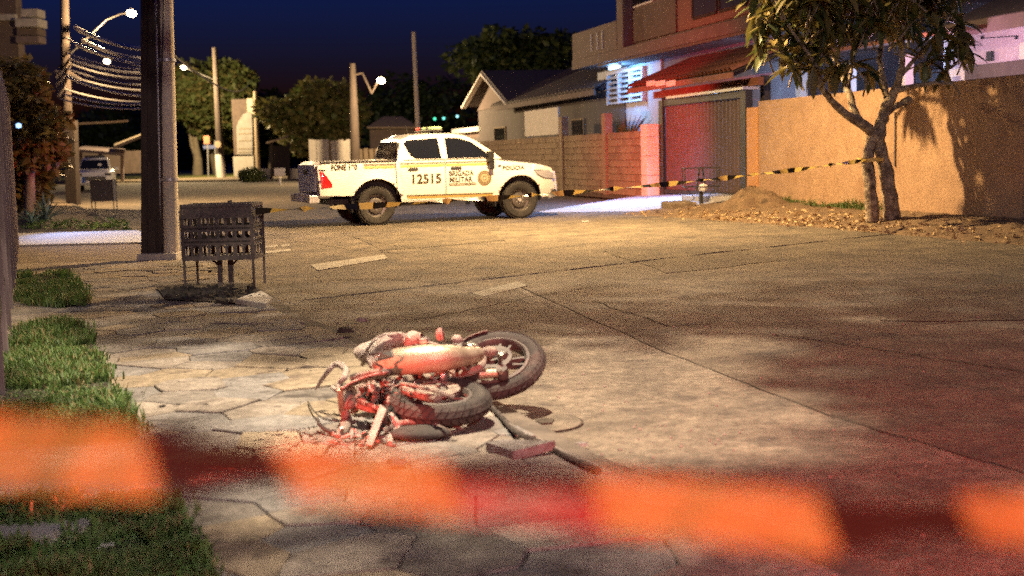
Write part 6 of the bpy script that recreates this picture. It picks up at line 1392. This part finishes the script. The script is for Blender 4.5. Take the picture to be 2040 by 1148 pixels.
# ================================================================== LAMPS NEAR THE CAMERA (outside the frame)
np_ = Vector((-4.2, 4.6, .1)); nl = thing('street_lamp', np_, 'street lamp on a pole behind the left fence, over the pavement', 'street lamp')
ah = Vector((-.55, 6.2, 7.6)); b = MB(); b.tube([np_, np_ + Vector((0, 0, 7.2)), np_ + Vector((.6, .3, 7.8)), ah + Vector((-.3, -.1, .1))], [.11, .08, .04, .03], 12); b.build('pole', MT['pole'], nl, smooth=True)
b = MB(); b.box(ah + Vector((0, 0, .08)), (.6, .24, .1)); b.build('lamp_head', MT['galv'], nl, bevel=.03)
b = MB(); b.box(ah + Vector((0, 0, .02)), (.36, .16, .012)); b.build('lamp_lens', emis('near_lamp_glow', (1, .85, .6), 6), nl)
light('street_lamp_light', 'SPOT', ah, LAMP_NEAR, (1.0, .80, .56), nl, .10, target=(.0, 7.0, 0), spot=92, blend=.5)
def beacon(loc, tgt, e, spot, label, blend=.6, soft=.06):  # unseen stand-ins for emergency vehicle lights, added to throw red light
    loc = Vector(loc); rt = thing('added_red_lamp', (loc.x, loc.y, 0), label, 'beacon'); b = MB(); b.tube([(loc.x, loc.y, 0), (loc.x, loc.y, loc.z - .1)], .02, 8); b.build('stand', MT['black_metal'], rt)
    MB().lathe([(.001, -.1), (.12, -.1), (.12, -.08), (.001, -.08)], loc, (0, 0, 1), 16).build('base', MT['black_metal'], rt)
    light('beacon_light', 'SPOT', loc, e, (1, .09, .055), rt, soft, target=tgt, spot=spot, blend=blend)
beacon((-2.45, 3.3, .45), K(750, 800, .2), RED_BIKE, 17, 'unseen red lamp on a stand at the left, added to redden the motorcycle')
beacon((1.0, -1.3, .55), D(1000, 980, .68), RED_NEAR, 105, 'unseen red lamp on a stand behind the camera, added to redden the near tape')
bl2 = thing('street_lamp', (5.5, -9, 0), 'unseen fill lamp on a pole, added behind the camera', 'street lamp'); b = MB(); b.tube([(5.5, -9, 0), (5.5, -9, 7.5), (4.4, -8.6, 8.2)], [.1, .07, .03], 10); b.build('pole', MT['pole'], bl2, smooth=True)
lamp_head(bl2, Vector((4.3, -8.5, 8.2)), 1.2, 20, FILL, (1, .82, .78))  # unseen lamp added as general fill from behind the camera

# unseen foliage added under the near lamp to break up its pool of light
ot = thing('street_tree', (-5.2, 7.4, .05), 'unseen leafy tree added over the near pavement to dapple the lamp light', 'tree')
b = MB(); b.tube([(-5.2, 7.4, 0), (-5.1, 7.3, 2.5), (-4.6, 7.2, 4.2), (-3.0, 7.6, 5.0), (-1.0, 8.4, 5.4), (1.0, 8.6, 5.6)], [.2, .17, .13, .08, .05, .02], 10); b.build('trunk', MT['bark'], ot, smooth=True)
b = MB(); b.tube([(-4.6, 7.2, 4.2), (-3.2, 5.6, 5.1), (-1.2, 4.6, 5.5), (1.2, 4.9, 5.6)], [.1, .07, .04, .02], 8); b.build('limb', MT['bark'], ot, smooth=True)
pool = gp([(0, 650), (150, 640), (210, 722), (480, 716), (700, 714), (950, 716), (1100, 704), (1230, 690), (1380, 655), (1480, 652), (1570, 664), (1680, 720), (1660, 790), (1560, 860), (1450, 930), (1200, 975), (800, 1000), (450, 960), (260, 900), (0, 900)])
r = random.Random(91); b = MB(); n_ = 0
while n_ < 640:
    s_ = (r.uniform(-5.5, 5.5), r.uniform(2.6, 12.5))
    if inside((s_[0] + r.gauss(0, .12), s_[1] + r.gauss(0, .12)), pool): continue
    if s_[1] > 10.5 and r.random() < .5: continue
    t = r.uniform(.26, .40); c = ah + (Vector((*s_, 0)) - ah) * t; leaf_cloud(b, c, (.10, .10, .07), 5, .15, r, mats=2); n_ += 1
b.build('crown', [MT['leaf'], MT['leaf3']], ot, fix=False)
beacon((2.6, -2.2, 2.1), G(1980, 900), RED_ROAD, 38, 'unseen red lamp on a stand behind the camera, added to redden the right-hand road', 1.0)
cleanup_tags()
